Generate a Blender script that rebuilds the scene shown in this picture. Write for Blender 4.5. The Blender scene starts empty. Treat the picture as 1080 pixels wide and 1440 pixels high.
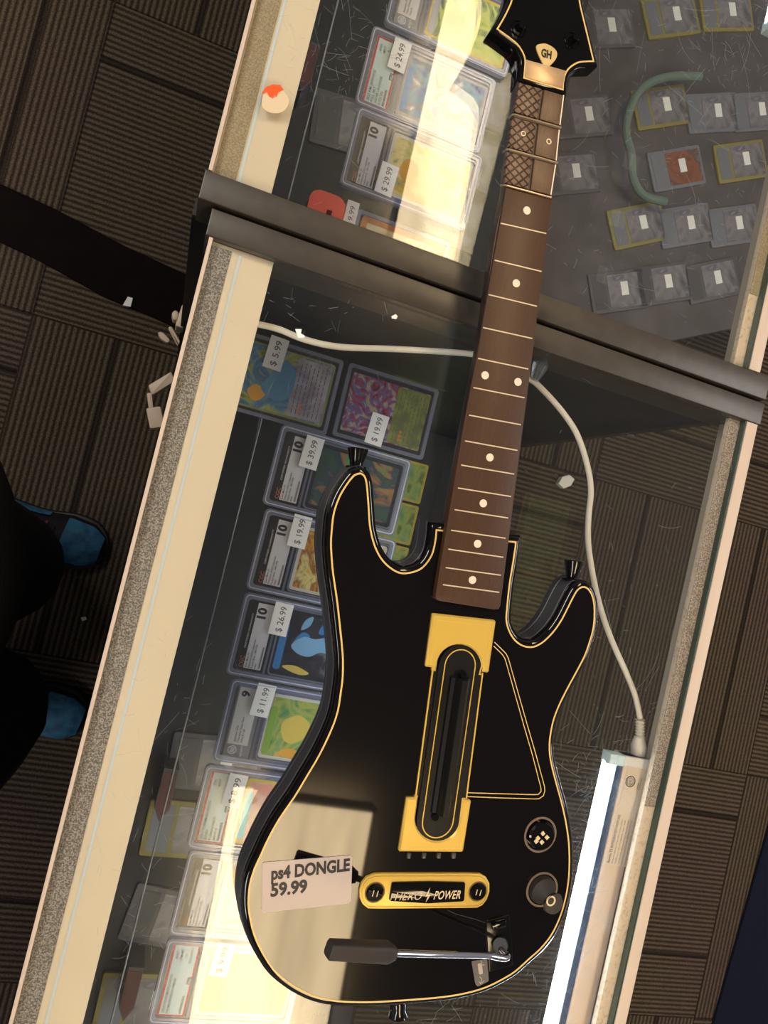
import bpy, bmesh, math, random
from mathutils import Vector, Matrix
random.seed(7)
S = bpy.context.scene
COL = S.collection
# ------------------------------------------------------------------ camera frame
F = 1040.; H = .55
def nrm(v): return Vector(v).normalized()
N = nrm([(230-540)/F, (690-720)/F, 1])
C = nrm([5400, -22500, 1040]); C = (C - C.dot(N)*N).normalized()
D = N.cross(C)
def P(px, py, z=0.):
    """point of the photograph -> point on the horizontal plane at height z (glass top = 0)"""
    d = Vector(((px-540)/F, (py-720)/F, 1))
    w = Vector((d.dot(D), d.dot(C), -d.dot(N)))
    t = (z-H)/w.z
    return Vector((w.x*t, w.y*t, z))
cam_d = bpy.data.cameras.new('camera'); cam = bpy.data.objects.new('camera', cam_d); COL.objects.link(cam)
cam_d.sensor_fit = 'VERTICAL'; cam_d.sensor_height = 36; cam_d.lens = 26; cam_d.clip_start = .01
right = Vector((D.x, C.x, -N.x)); down = Vector((D.y, C.y, -N.y)); fwd = Vector((D.z, C.z, -N.z))
M = Matrix((right, -down, -fwd)).transposed().to_4x4(); M.translation = (0, 0, H)
cam.matrix_world = M
S.camera = cam
S.view_settings.view_transform = 'Standard'; S.view_settings.look = 'None'
S.view_settings.exposure = 0.0; S.view_settings.gamma = 1
S.cycles.transparent_max_bounces = 32
S.cycles.max_bounces = 8

# ------------------------------------------------------------------ materials
def s2l(c): return tuple(((x/255)/12.92 if x/255 <= .04045 else ((x/255+.055)/1.055)**2.4) for x in c)
MC = {}
def mat(name, rgb, rough=.5, metal=0., spec=.5, bump=None, noise=None, coat=0., emit=None):
    if name in MC: return MC[name]
    m = bpy.data.materials.new(name); m.use_nodes = True; nt = m.node_tree; b = nt.nodes['Principled BSDF']
    c = s2l(rgb)+(1,)
    b.inputs['Base Color'].default_value = c
    b.inputs['Roughness'].default_value = rough; b.inputs['Metallic'].default_value = metal
    b.inputs['Specular IOR Level'].default_value = spec
    b.inputs['Coat Weight'].default_value = coat; b.inputs['Coat Roughness'].default_value = .03
    tc = nt.nodes.new('ShaderNodeTexCoord')
    if noise:   # (scale, rgb2, lo, hi, stretch)
        n = nt.nodes.new('ShaderNodeTexNoise'); n.inputs['Scale'].default_value = noise[0]; n.inputs['Detail'].default_value = 5
        mp = nt.nodes.new('ShaderNodeMapping'); nt.links.new(tc.outputs['Object'], mp.inputs[0]); nt.links.new(mp.outputs[0], n.inputs[0])
        if len(noise) > 4:
            mp.inputs['Rotation'].default_value = (0, 0, noise[4][3]); mp.inputs['Scale'].default_value = noise[4][:3]
        r = nt.nodes.new('ShaderNodeMapRange'); r.inputs[1].default_value = noise[2]; r.inputs[2].default_value = noise[3]
        nt.links.new(n.outputs[0], r.inputs[0])
        x = nt.nodes.new('ShaderNodeMix'); x.data_type = 'RGBA'; x.inputs[6].default_value = c; x.inputs[7].default_value = s2l(noise[1])+(1,)
        nt.links.new(r.outputs[0], x.inputs[0]); nt.links.new(x.outputs[2], b.inputs['Base Color'])
    if bump:
        n2 = nt.nodes.new('ShaderNodeTexNoise'); n2.inputs['Scale'].default_value = bump[0]; n2.inputs['Detail'].default_value = 3
        nt.links.new(tc.outputs['Object'], n2.inputs[0])
        bp = nt.nodes.new('ShaderNodeBump'); bp.inputs['Strength'].default_value = bump[1]; bp.inputs['Distance'].default_value = bump[2]
        nt.links.new(n2.outputs[0], bp.inputs['Height']); nt.links.new(bp.outputs[0], b.inputs['Normal'])
    if emit:
        b.inputs['Emission Color'].default_value = tuple(emit[0])+(1,); b.inputs['Emission Strength'].default_value = emit[1]
    MC[name] = m; return m

def clear(name, tint, haze, hazecol, smudge=0., rough=.0, f0=.04):
    """thin clear sheet: transparent + Schlick mirror + a little dust haze"""
    if name in MC: return MC[name]
    m = bpy.data.materials.new(name); m.use_nodes = True; nt = m.node_tree; nt.nodes.clear()
    o = nt.nodes.new('ShaderNodeOutputMaterial')
    t = nt.nodes.new('ShaderNodeBsdfTransparent'); t.inputs[0].default_value = tuple(tint)+(1,)
    g = nt.nodes.new('ShaderNodeBsdfGlossy'); g.inputs['Roughness'].default_value = rough
    df = nt.nodes.new('ShaderNodeBsdfDiffuse'); df.inputs[0].default_value = tuple(hazecol)+(1,)
    tl = nt.nodes.new('ShaderNodeBsdfTranslucent'); tl.inputs[0].default_value = tuple(hazecol)+(1,)
    hz = nt.nodes.new('ShaderNodeMixShader'); hz.inputs[0].default_value = .5
    nt.links.new(df.outputs[0], hz.inputs[1]); nt.links.new(tl.outputs[0], hz.inputs[2])
    m1 = nt.nodes.new('ShaderNodeMixShader'); m1.inputs[0].default_value = haze
    if smudge:
        tc = nt.nodes.new('ShaderNodeTexCoord'); n = nt.nodes.new('ShaderNodeTexNoise')
        n.inputs['Scale'].default_value = 14; n.inputs['Detail'].default_value = 6; n.inputs['Distortion'].default_value = 1.2
        nt.links.new(tc.outputs['Object'], n.inputs[0])
        r = nt.nodes.new('ShaderNodeMapRange'); r.inputs[1].default_value = .68; r.inputs[2].default_value = .75
        r.inputs[3].default_value = haze; r.inputs[4].default_value = haze+smudge
        nt.links.new(n.outputs[0], r.inputs[0]); nt.links.new(r.outputs[0], m1.inputs[0])
    nt.links.new(t.outputs[0], m1.inputs[1]); nt.links.new(hz.outputs[0], m1.inputs[2])
    lw = nt.nodes.new('ShaderNodeLayerWeight'); lw.inputs[0].default_value = .5
    pw = nt.nodes.new('ShaderNodeMath'); pw.operation = 'POWER'; pw.inputs[1].default_value = 5
    ml = nt.nodes.new('ShaderNodeMath'); ml.operation = 'MULTIPLY_ADD'; ml.inputs[1].default_value = 1-f0; ml.inputs[2].default_value = f0
    nt.links.new(lw.outputs['Facing'], pw.inputs[0]); nt.links.new(pw.outputs[0], ml.inputs[0])
    m2 = nt.nodes.new('ShaderNodeMixShader'); nt.links.new(ml.outputs[0], m2.inputs[0])
    nt.links.new(m1.outputs[0], m2.inputs[1]); nt.links.new(g.outputs[0], m2.inputs[2])
    nt.links.new(m2.outputs[0], o.inputs[0])
    MC[name] = m; return m

def artmat(name, cols, scale=30, dist=1.5, detail=4, rough=.35, seed=0., blend='LINEAR'):
    if name in MC: return MC[name]
    m = bpy.data.materials.new(name); m.use_nodes = True; nt = m.node_tree; b = nt.nodes['Principled BSDF']
    b.inputs['Roughness'].default_value = rough
    tc = nt.nodes.new('ShaderNodeTexCoord'); mp = nt.nodes.new('ShaderNodeMapping'); mp.inputs['Location'].default_value = (seed, seed*1.7, seed*.3)
    n = nt.nodes.new('ShaderNodeTexNoise'); n.inputs['Scale'].default_value = scale; n.inputs['Detail'].default_value = detail+2; n.inputs['Distortion'].default_value = dist
    nt.links.new(tc.outputs['Object'], mp.inputs[0]); nt.links.new(mp.outputs[0], n.inputs[0])
    r = nt.nodes.new('ShaderNodeValToRGB'); r.color_ramp.interpolation = blend
    e = r.color_ramp.elements; k = len(cols)
    while len(e) < k: e.new(.5)
    for i, c in enumerate(cols):
        e[i].position = .3+.4*i/(k-1); e[i].color = s2l(c)+(1,)
    nt.links.new(n.outputs[0], r.inputs[0]); nt.links.new(r.outputs[0], b.inputs['Base Color'])
    MC[name] = m; return m

blk = mat('glossy_black', (13, 12, 14), .035, spec=.55)
blks = mat('satin_black', (52, 52, 58), .42)
blkm = mat('matt_black', (14, 14, 15), .55)
rub = mat('dark_rubber', (46, 40, 38), .6)
neckm = mat('neck_plastic', (40, 27, 26), .4)
wood = mat('brown_fretboard', (72, 44, 25), .45, noise=(120, (62, 38, 22), .3, .7, (9, .7, 1, .15)), bump=(700, .25, .0004))
btn = mat('brown_button', (104, 78, 60), .38, noise=(160, (88, 64, 48), .3, .7, (9, .7, 1, .15)), bump=(900, .35, .0005))
gold = mat('gold_plastic', (222, 184, 84), .38, metal=.25, spec=.5)
golde = mat('gold_plastic_edge', (228, 194, 96), .34, metal=.25)
line = mat('cream_gold_line', (228, 192, 118), .4)
ivory = mat('ivory_inlay', (236, 218, 198), .4)
fretm = mat('fret_inlay', (216, 196, 168), .35)
chrome = mat('chrome', (205, 200, 205), .12, metal=1.)
cream = mat('cream_paint', (228, 212, 186), .5, noise=(600, (180, 158, 128), .68, .78), bump=(300, .05, .0004))
pinkc = mat('cream_rail', (206, 188, 174), .5)
felt = mat('grey_felt', (108, 100, 92), .95, noise=(850, (180, 172, 162), .42, .62), bump=(900, .8, .001))
feltb = mat('beige_felt', (150, 134, 106), .95, noise=(850, (184, 168, 136), .4, .66), bump=(900, .6, .001))
feltp = mat('grey_felt_light', (130, 116, 104), .95, noise=(850, (196, 180, 170), .42, .62), bump=(900, .8, .001))
bar = mat('dark_bar', (66, 60, 54), .38, noise=(90, (58, 52, 47), .35, .65))
dark = mat('dark_laminate', (34, 34, 35), .5, noise=(60, (46, 45, 45), .4, .65))
deckm = mat('charcoal_deck', (28, 28, 31), .6, noise=(50, (40, 39, 40), .4, .7))
gedge = mat('glass_edge', (48, 66, 54), .3)
white = mat('white_plastic', (226, 222, 216), .4)
cord = mat('white_cord', (222, 214, 202), .45)
paper = mat('white_paper', (246, 246, 248), .6)
lab = mat('sticker_paper', (196, 180, 172), .65)
ink = mat('black_ink', (52, 46, 46), .6)
greyink = mat('grey_ink', (110, 108, 114), .6)
redm = mat('red_border', (226, 62, 60), .5)
psab = mat('pale_blue_label', (214, 240, 246), .5)
silver = mat('silver_label', (238, 238, 246), .45)
yellow = mat('yellow_border', (226, 196, 70), .45)
glass = clear('case_glass', (.965, .975, .975), .007, (.62, .68, .82), .024)
shelfg = clear('shelf_glass', (.93, .95, .94), .004, (.8, .85, .8), 0., .02, .02)
plas = clear('clear_plastic', (.975, .98, .99), .03, (.8, .85, 1.), .0, .16, .025)
rimm = clear('slab_rim', (.86, .88, .95), .34, (.70, .74, .95), 0., .12, .07)
emit_led = mat('led_tube', (255, 255, 255), .4, emit=((.80, .93, 1.), 36.))
lens = mat('blue_lens', (44, 58, 84), .35)

# ------------------------------------------------------------------ mesh helpers
class MB:
    def __init__(s): s.v = []; s.f = []
    def loft(s, rings, cap0=True, cap1=True, close=True):
        b = len(s.v); n = len(rings[0])
        for r in rings: s.v += [tuple(p) for p in r]
        for i in range(len(rings)-1):
            for j in range(n if close else n-1):
                k = (j+1) % n
                s.f.append((b+i*n+j, b+i*n+k, b+(i+1)*n+k, b+(i+1)*n+j))
        if cap0: s.f.append(tuple(b+j for j in reversed(range(n))))
        if cap1: s.f.append(tuple(b+(len(rings)-1)*n+j for j in range(n)))
        return s
    def box(s, x0, x1, y0, y1, z0, z1, bev=0.):
        if bev <= 0:
            return s.loft([[(x0, y0, z0), (x1, y0, z0), (x1, y1, z0), (x0, y1, z0)], [(x0, y0, z1), (x1, y0, z1), (x1, y1, z1), (x0, y1, z1)]])
        q = [(x0, y0), (x1, y0), (x1, y1), (x0, y1)]
        return s.prism(q, z0, z1, bev)
    def prism(s, poly, z0, z1, bev=0.):
        poly = ccw([(p[0], p[1]) for p in poly])
        if bev <= 0:
            return s.loft([[(x, y, z0) for x, y in poly], [(x, y, z1) for x, y in poly]])
        i = offset(poly, -bev); h = offset(poly, -bev*.3)
        return s.loft([[(x, y, z0) for x, y in poly], [(x, y, z1-bev) for x, y in poly], [(x, y, z1-bev*.3) for x, y in h], [(x, y, z1) for x, y in i]])
    def ring(s, outer, inner, z0, z1):
        """plate between two outlines with the same number of points"""
        n = len(outer); b = len(s.v)
        for z in (z0, z1):
            s.v += [(x, y, z) for x, y in outer]; s.v += [(x, y, z) for x, y in inner]
        for j in range(n):
            k = (j+1) % n
            o0, o1, i0, i1 = b+j, b+k, b+n+j, b+n+k
            O0, O1, I0, I1 = o0+2*n, o1+2*n, i0+2*n, i1+2*n
            s.f += [(O0, O1, I1, I0), (o1, o0, i0, i1), (o0, o1, O1, O0), (i1, i0, I0, I1)]
        return s
    def tube(s, path, r, n=12, cap=True):
        path = [Vector(p) for p in path]; rings = []
        up = Vector((0, 0, 1)); t0 = (path[1]-path[0]).normalized()
        if abs(t0.dot(up)) > .9: up = Vector((1, 0, 0))
        u = (up - up.dot(t0)*t0).normalized()
        for i, p in enumerate(path):
            a = path[max(i-1, 0)]; b = path[min(i+1, len(path)-1)]; t = (b-a).normalized()
            u = (u - u.dot(t)*t).normalized(); w = t.cross(u)
            rr = r[i] if isinstance(r, (list, tuple)) else r
            rings.append([p+rr*(math.cos(2*math.pi*k/n)*u+math.sin(2*math.pi*k/n)*w) for k in range(n)])
        return s.loft(rings, cap, cap)
    def strip(s, path, w, z0, z1, closed=False):
        p = [(q[0], q[1]) for q in path]
        a = offset(p, w/2, closed); c = offset(p, -w/2, closed)
        if closed: return s.ring(a, c, z0, z1)
        rings = [[(a[i][0], a[i][1], z0), (c[i][0], c[i][1], z0), (c[i][0], c[i][1], z1), (a[i][0], a[i][1], z1)] for i in range(len(p))]
        return s.loft(rings)
    def build(s, name, m, parent=None, org=None, ang=32):
        me = bpy.data.meshes.new(name)
        o = Vector(org) if org is not None else (ORG.get(parent, Vector((0, 0, 0))) if parent else Vector((0, 0, 0)))
        me.from_pydata([tuple(Vector(v)-o) for v in s.v], [], s.f)
        bm = bmesh.new(); bm.from_mesh(me); bmesh.ops.remove_doubles(bm, verts=bm.verts, dist=1e-7)
        bmesh.ops.recalc_face_normals(bm, faces=bm.faces); bm.to_mesh(me); bm.free()
        me.materials.append(m)
        for p in me.polygons: p.use_smooth = len(p.vertices) <= 4
        me.set_sharp_from_angle(angle=math.radians(ang))
        ob = bpy.data.objects.new(name, me); COL.objects.link(ob)
        if parent: ob.parent = parent
        else: ob.location = o
        ORG[ob] = o
        return ob
ORG = {}
def area(p): return sum(p[i][0]*p[(i+1) % len(p)][1]-p[(i+1) % len(p)][0]*p[i][1] for i in range(len(p)))/2
def ccw(p): return p if area(p) > 0 else list(reversed(p))
def offset(p, d, closed=True):
    n = len(p); out = []
    for i in range(n):
        if closed or 0 < i < n-1:
            a, b, c = p[i-1], p[i], p[(i+1) % n]
        elif i == 0: a, b, c = (2*p[0][0]-p[1][0], 2*p[0][1]-p[1][1]), p[0], p[1]
        else: a, b, c = p[i-1], p[i], (2*p[i][0]-p[i-1][0], 2*p[i][1]-p[i-1][1])
        e1 = Vector((b[0]-a[0], b[1]-a[1])); e2 = Vector((c[0]-b[0], c[1]-b[1]))
        if e1.length < 1e-9: e1 = e2
        if e2.length < 1e-9: e2 = e1
        e1.normalize(); e2.normalize()
        n1 = Vector((e1.y, -e1.x)); n2 = Vector((e2.y, -e2.x)); m = n1+n2
        if m.length < 1e-6: m = n1
        m.normalize(); k = max(m.dot(n1), .45)
        out.append((b[0]+m.x*d/k, b[1]+m.y*d/k))
    return out
def spline(pts, k=6, closed=True):
    n = len(pts); out = []
    for i in range(n if closed else n-1):
        g = (lambda j: pts[j % n]) if closed else (lambda j: pts[min(max(j, 0), n-1)])
        p0, p1, p2, p3 = [Vector(g(i+j)) for j in (-1, 0, 1, 2)]
        for t in range(k):
            t /= k
            out.append(tuple(.5*((2*p1)+(-p0+p2)*t+(2*p0-5*p1+4*p2-p3)*t*t+(-p0+3*p1-3*p2+p3)*t**3)))
    if not closed: out.append(tuple(pts[-1]))
    return out
def px(pts, z): return [tuple(P(a, b, z)[:2]) for a, b in pts]
def circ(cx, cy, r, n=32, ry=None): return [(cx+r*math.cos(2*math.pi*k/n), cy+(ry or r)*math.sin(2*math.pi*k/n)) for k in range(n)]
def rrect(x0, x1, y0, y1, r, n=5):
    out = []
    for cx, cy, a in ((x1-r, y1-r, 0), (x0+r, y1-r, 90), (x0+r, y0+r, 180), (x1-r, y0+r, 270)):
        for k in range(n+1):
            t = math.radians(a+90*k/n); out.append((cx+r*math.cos(t), cy+r*math.sin(t)))
    return out
def roundpoly(p, r, n=4):
    """round the corners of a polygon"""
    out = []; m = len(p)
    for i in range(m):
        a, b, c = Vector(p[i-1][:2]), Vector(p[i][:2]), Vector(p[(i+1) % m][:2])
        ra = min(r, (a-b).length*.45); rc = min(r, (c-b).length*.45)
        s, e = b+(a-b).normalized()*ra, b+(c-b).normalized()*rc
        for k in range(n+1):
            t = k/n; out.append(tuple((1-t)**2*s+2*t*(1-t)*b+t*t*e))
    return out
def root(name, label, cat, loc, group=None, kind=None):
    o = bpy.data.objects.new(name, None); COL.objects.link(o); o.location = loc; o.empty_display_size = .02
    ORG[o] = Vector(loc); tag(o, label, cat, group, kind); return o
def tag(o, label=None, cat=None, group=None, kind=None):
    if label: o['label'] = label
    if cat: o['category'] = cat
    if group: o['group'] = group
    o['kind'] = kind or 'thing'
    return o
def text(name, s, c, ux, h, m, parent, z, width=None, bold=0., ext=.0001, shear=0., align='CENTER', spacing=1.):
    """flat lettering lying on a horizontal plane; c = centre (or left) point, ux = reading direction"""
    cu = bpy.data.curves.new('t', 'FONT'); cu.body = s; cu.size = 1; cu.extrude = 0; cu.offset = bold; cu.shear = shear
    cu.space_character = spacing; cu.resolution_u = 3
    ob = bpy.data.objects.new('t', cu); COL.objects.link(ob)
    dg = bpy.context.evaluated_depsgraph_get(); me = bpy.data.meshes.new_from_object(ob.evaluated_get(dg))
    bpy.data.objects.remove(ob); bpy.data.curves.remove(cu)
    vs = [v.co.copy() for v in me.vertices]; fs = [tuple(p.vertices) for p in me.polygons]; bpy.data.meshes.remove(me)
    if not vs: return None
    x0 = min(v.x for v in vs); x1 = max(v.x for v in vs)
    sy = h/.72; sx = sy if not width else width/(x1-x0)
    ux = Vector((ux[0], ux[1])).normalized(); uy = Vector((-ux.y, ux.x))
    mb = MB(); mid = (x0+x1)/2 if align == 'CENTER' else x0
    nl = s.count('\n')
    for v in vs:
        q = Vector((c[0], c[1]))+ux*((v.x-mid)*sx)+uy*((v.y-.36+nl*.5)*sy)
        mb.v.append((q.x, q.y, z))
    mb.f = fs
    me = bpy.data.meshes.new(name); o = ORG.get(parent, Vector((0, 0, 0)))
    me.from_pydata([tuple(Vector(v)-o) for v in mb.v], [], mb.f); me.materials.append(m)
    t = bpy.data.objects.new(name, me); COL.objects.link(t); t.parent = parent; ORG[t] = o
    return t

# ================================================================== THE SETTING
FZ = -.95
def carpet():
    m = bpy.data.materials.new('carpet_tiles'); m.use_nodes = True; nt = m.node_tree; b = nt.nodes['Principled BSDF']
    L = nt.links.new; nn = nt.nodes.new
    b.inputs['Roughness'].default_value = .95; b.inputs['Specular IOR Level'].default_value = .1
    tc = nn('ShaderNodeTexCoord'); sx = nn('ShaderNodeSeparateXYZ'); L(tc.outputs['Object'], sx.inputs[0])
    def mth(op, a, v2=None, v3=None):
        n = nn('ShaderNodeMath'); n.operation = op
        for i, q in enumerate((a, v2, v3)):
            if q is None: continue
            if isinstance(q, (int, float)): n.inputs[i].default_value = q
            else: L(q, n.inputs[i])
        return n.outputs[0]
    T = .61
    gx = mth('DIVIDE', mth('ADD', sx.outputs[0], .302+T*6), T); gy = mth('DIVIDE', mth('ADD', sx.outputs[1], -.258+T*8), T)
    par = mth('MODULO', mth('ADD', mth('FLOOR', gx), mth('FLOOR', gy)), 2.)
    ipar = mth('SUBTRACT', 1., par)
    pitch = .0108
    def st(c): return mth('SINE', mth('MULTIPLY', c, 2*math.pi/pitch))
    nz = nn('ShaderNodeTexNoise'); nz.inputs['Scale'].default_value = 160; nz.inputs['Detail'].default_value = 3; L(tc.outputs['Object'], nz.inputs[0])
    wob = mth('MULTIPLY', mth('SUBTRACT', nz.outputs[0], .5), .004)
    sX = st(mth('ADD', sx.outputs[0], wob)); sY = st(mth('ADD', sx.outputs[1], wob))
    mx = nn('ShaderNodeMix'); L(ipar, mx.inputs[0]); L(sX, mx.inputs[2]); L(sY, mx.inputs[3])
    stripe = mth('MULTIPLY_ADD', mx.outputs[0], .5, .5)
    # broad dark bands woven in every tile
    fx = mth('FRACT', gx); fy = mth('FRACT', gy)
    mf = nn('ShaderNodeMix'); L(ipar, mf.inputs[0]); L(fx, mf.inputs[2]); L(fy, mf.inputs[3])
    band = mth('MAXIMUM', mth('LESS_THAN', mth('ABSOLUTE', mth('SUBTRACT', mf.outputs[0], .82)), .011), mth('LESS_THAN', mth('ABSOLUTE', mth('SUBTRACT', mf.outputs[0], .25)), .008))
    edge = mth('LESS_THAN', mth('MINIMUM', mth('MINIMUM', fx, fy), 1.), .006)
    dk = mth('MAXIMUM', band, edge)
    n3 = nn('ShaderNodeTexNoise'); n3.inputs['Scale'].default_value = 3.5; n3.inputs['Detail'].default_value = 2; L(tc.outputs['Object'], n3.inputs[0])
    r3 = nn('ShaderNodeValToRGB'); e = r3.color_ramp.elements
    e[0].position = .35; e[0].color = s2l((98, 86, 68))+(1,); e[1].position = .65; e[1].color = s2l((98, 82, 75))+(1,)
    x = e.new(.5); x.color = s2l((98, 87, 72))+(1,)
    L(n3.outputs[0], r3.inputs[0])
    c1 = nn('ShaderNodeMix'); c1.data_type = 'RGBA'; L(stripe, c1.inputs[0]); c1.inputs[6].default_value = s2l((50, 42, 37))+(1,); L(r3.outputs[0], c1.inputs[7])
    c2 = nn('ShaderNodeMix'); c2.data_type = 'RGBA'; L(mth('MULTIPLY', dk, .75), c2.inputs[0]); L(c1.outputs[2], c2.inputs[6]); c2.inputs[7].default_value = s2l((26, 20, 20))+(1,)
    n4 = nn('ShaderNodeTexNoise'); n4.inputs['Scale'].default_value = 420; n4.inputs['Detail'].default_value = 4; L(tc.outputs['Object'], n4.inputs[0])
    c3 = nn('ShaderNodeMix'); c3.data_type = 'RGBA'; c3.blend_type = 'MULTIPLY'; c3.inputs[0].default_value = 1; L(c2.outputs[2], c3.inputs[6])
    r4 = nn('ShaderNodeValToRGB'); r4.color_ramp.elements[0].position = .3; r4.color_ramp.elements[0].color = (.45, .45, .45, 1); r4.color_ramp.elements[1].position = .62; r4.color_ramp.elements[1].color = (1.15, 1.15, 1.15, 1)
    L(n4.outputs[0], r4.inputs[0]); L(r4.outputs[0], c3.inputs[7]); L(c3.outputs[2], b.inputs['Base Color'])
    bp = nn('ShaderNodeBump'); bp.inputs['Strength'].default_value = .5; bp.inputs['Distance'].default_value = .003
    L(stripe, bp.inputs['Height']); L(bp.outputs[0], b.inputs['Normal'])
    return m
fl = MB().box(-2.6, 3.2, -2.8, 3.2, FZ-.05, FZ).build('floor', carpet()); fl['kind'] = 'structure'
ce = MB().box(-2.6, 3.2, -2.8, 3.2, 1.78, 1.83).build('ceiling', mat('ceiling_board', (150, 146, 142), .9, bump=(40, .2, .004))); ce['kind'] = 'structure'
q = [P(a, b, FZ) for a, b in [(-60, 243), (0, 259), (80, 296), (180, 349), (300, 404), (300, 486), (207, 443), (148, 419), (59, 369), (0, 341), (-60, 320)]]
o = MB().prism(q, FZ+.0002, FZ+.006, .002).build('vinyl_strip', mat('black_vinyl', (20, 14, 13), .9, spec=.08, noise=(30, (16, 11, 11), .4, .6)), org=P(100, 350, FZ))  # flat near-black strip following the dark band across the carpet; cause unsettled
tag(o, 'flat near-black strip running over the brown carpet up to the counter', 'floor strip')
q = [P(1085, 1140, FZ), P(1000, 1440, FZ), P(985, 1520, FZ), P(1500, 1520, FZ), P(1500, 1140, FZ)]
o = MB().prism(q, FZ+.0002, FZ+.008, .003).build('rubber_mat', mat('navy_rubber', (16, 22, 40), .85, spec=.15, bump=(200, .4, .001)), org=P(1040, 1400, FZ))
tag(o, 'dark navy floor mat on the carpet in the bottom right corner', 'mat')

# ceiling light panels (seen only as reflections)
def panel(quad, label):
    r = root('ceiling_light', label, 'ceiling light', (sum(x for x, y in quad)/4, sum(y for x, y in quad)/4, 1.70), 'warm ceiling light panels')
    m = bpy.data.materials.get('warm_diffuser')
    if not m:
        m = bpy.data.materials.new('warm_diffuser'); m.use_nodes = True; nt = m.node_tree; b = nt.nodes['Principled BSDF']
        b.inputs['Base Color'].default_value = (.8, .7, .5, 1)
        tc = nt.nodes.new('ShaderNodeTexCoord'); mp = nt.nodes.new('ShaderNodeMapping'); mp.inputs['Scale'].default_value = (5, .7, 1)
        nz = nt.nodes.new('ShaderNodeTexNoise'); nz.inputs['Scale'].default_value = 2.2; nz.inputs['Detail'].default_value = 2
        nt.links.new(tc.outputs['Object'], mp.inputs[0]); nt.links.new(mp.outputs[0], nz.inputs[0])
        rr = nt.nodes.new('ShaderNodeMapRange'); rr.inputs[1].default_value = .3; rr.inputs[2].default_value = .65; rr.inputs[3].default_value = PANEL*.72; rr.inputs[4].default_value = PANEL*1.1
        nt.links.new(nz.outputs[0], rr.inputs[0])
        b.inputs['Emission Color'].default_value = (1, .75, .43, 1); nt.links.new(rr.outputs[0], b.inputs['Emission Strength'])
    MB().prism(quad, 1.65, 1.66).build('diffuser', m, r)
    MB().ring(offset(ccw(quad), .012), ccw(quad), 1.645, 1.70).build('frame', mat('frame_grey', (120, 112, 100), .6), r)
PANEL = 14.
panel([(.47, -2.1), (.90, -2.1), (.82, -.80), (.40, -.80)], 'warm glowing ceiling light panel mirrored on the lower half of the guitar')
panel([(.475, .80), (.84, .80), (.86, 1.80), (.46, 1.80)], 'warm glowing ceiling light panel mirrored beside the guitar headstock')

# ================================================================== SHOWCASES
def scratches(parent, pts, z, seed, n):
    rnd = random.Random(seed); mb = MB()
    for i in range(n):
        (cx, cy, sp, nn) = pts[i % len(pts)]
        a = P(cx+rnd.gauss(0, sp), cy+rnd.gauss(0, sp*1.2), 0)
        if not (parent['x0'] < a.x < parent['x1'] and parent['y0'] < a.y < parent['y1']): continue
        th = rnd.uniform(0, math.pi*2); ln = rnd.uniform(.001, .010) if rnd.random() < .9 else rnd.uniform(.015, .05)
        cv = rnd.gauss(0, .18); p = []
        for k in range(5):
            p.append((a.x+math.cos(th+cv*k/4)*ln*k/4, a.y+math.sin(th+cv*k/4)*ln*k/4))
        if all(parent['x0'] < q[0] < parent['x1'] and parent['y0'] < q[1] < parent['y1'] for q in p):
            mb.strip(p, rnd.uniform(.00007, .00017), z, z+.00004)
    o = mb.build('scratches', clear('scratch', (.9, .92, .95), .4, (.8, .88, 1.), 0., .3, .05), parent)
    o['kind'] = 'stuff'
    for k in ('x0', 'x1', 'y0', 'y1'): del parent[k]

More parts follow.
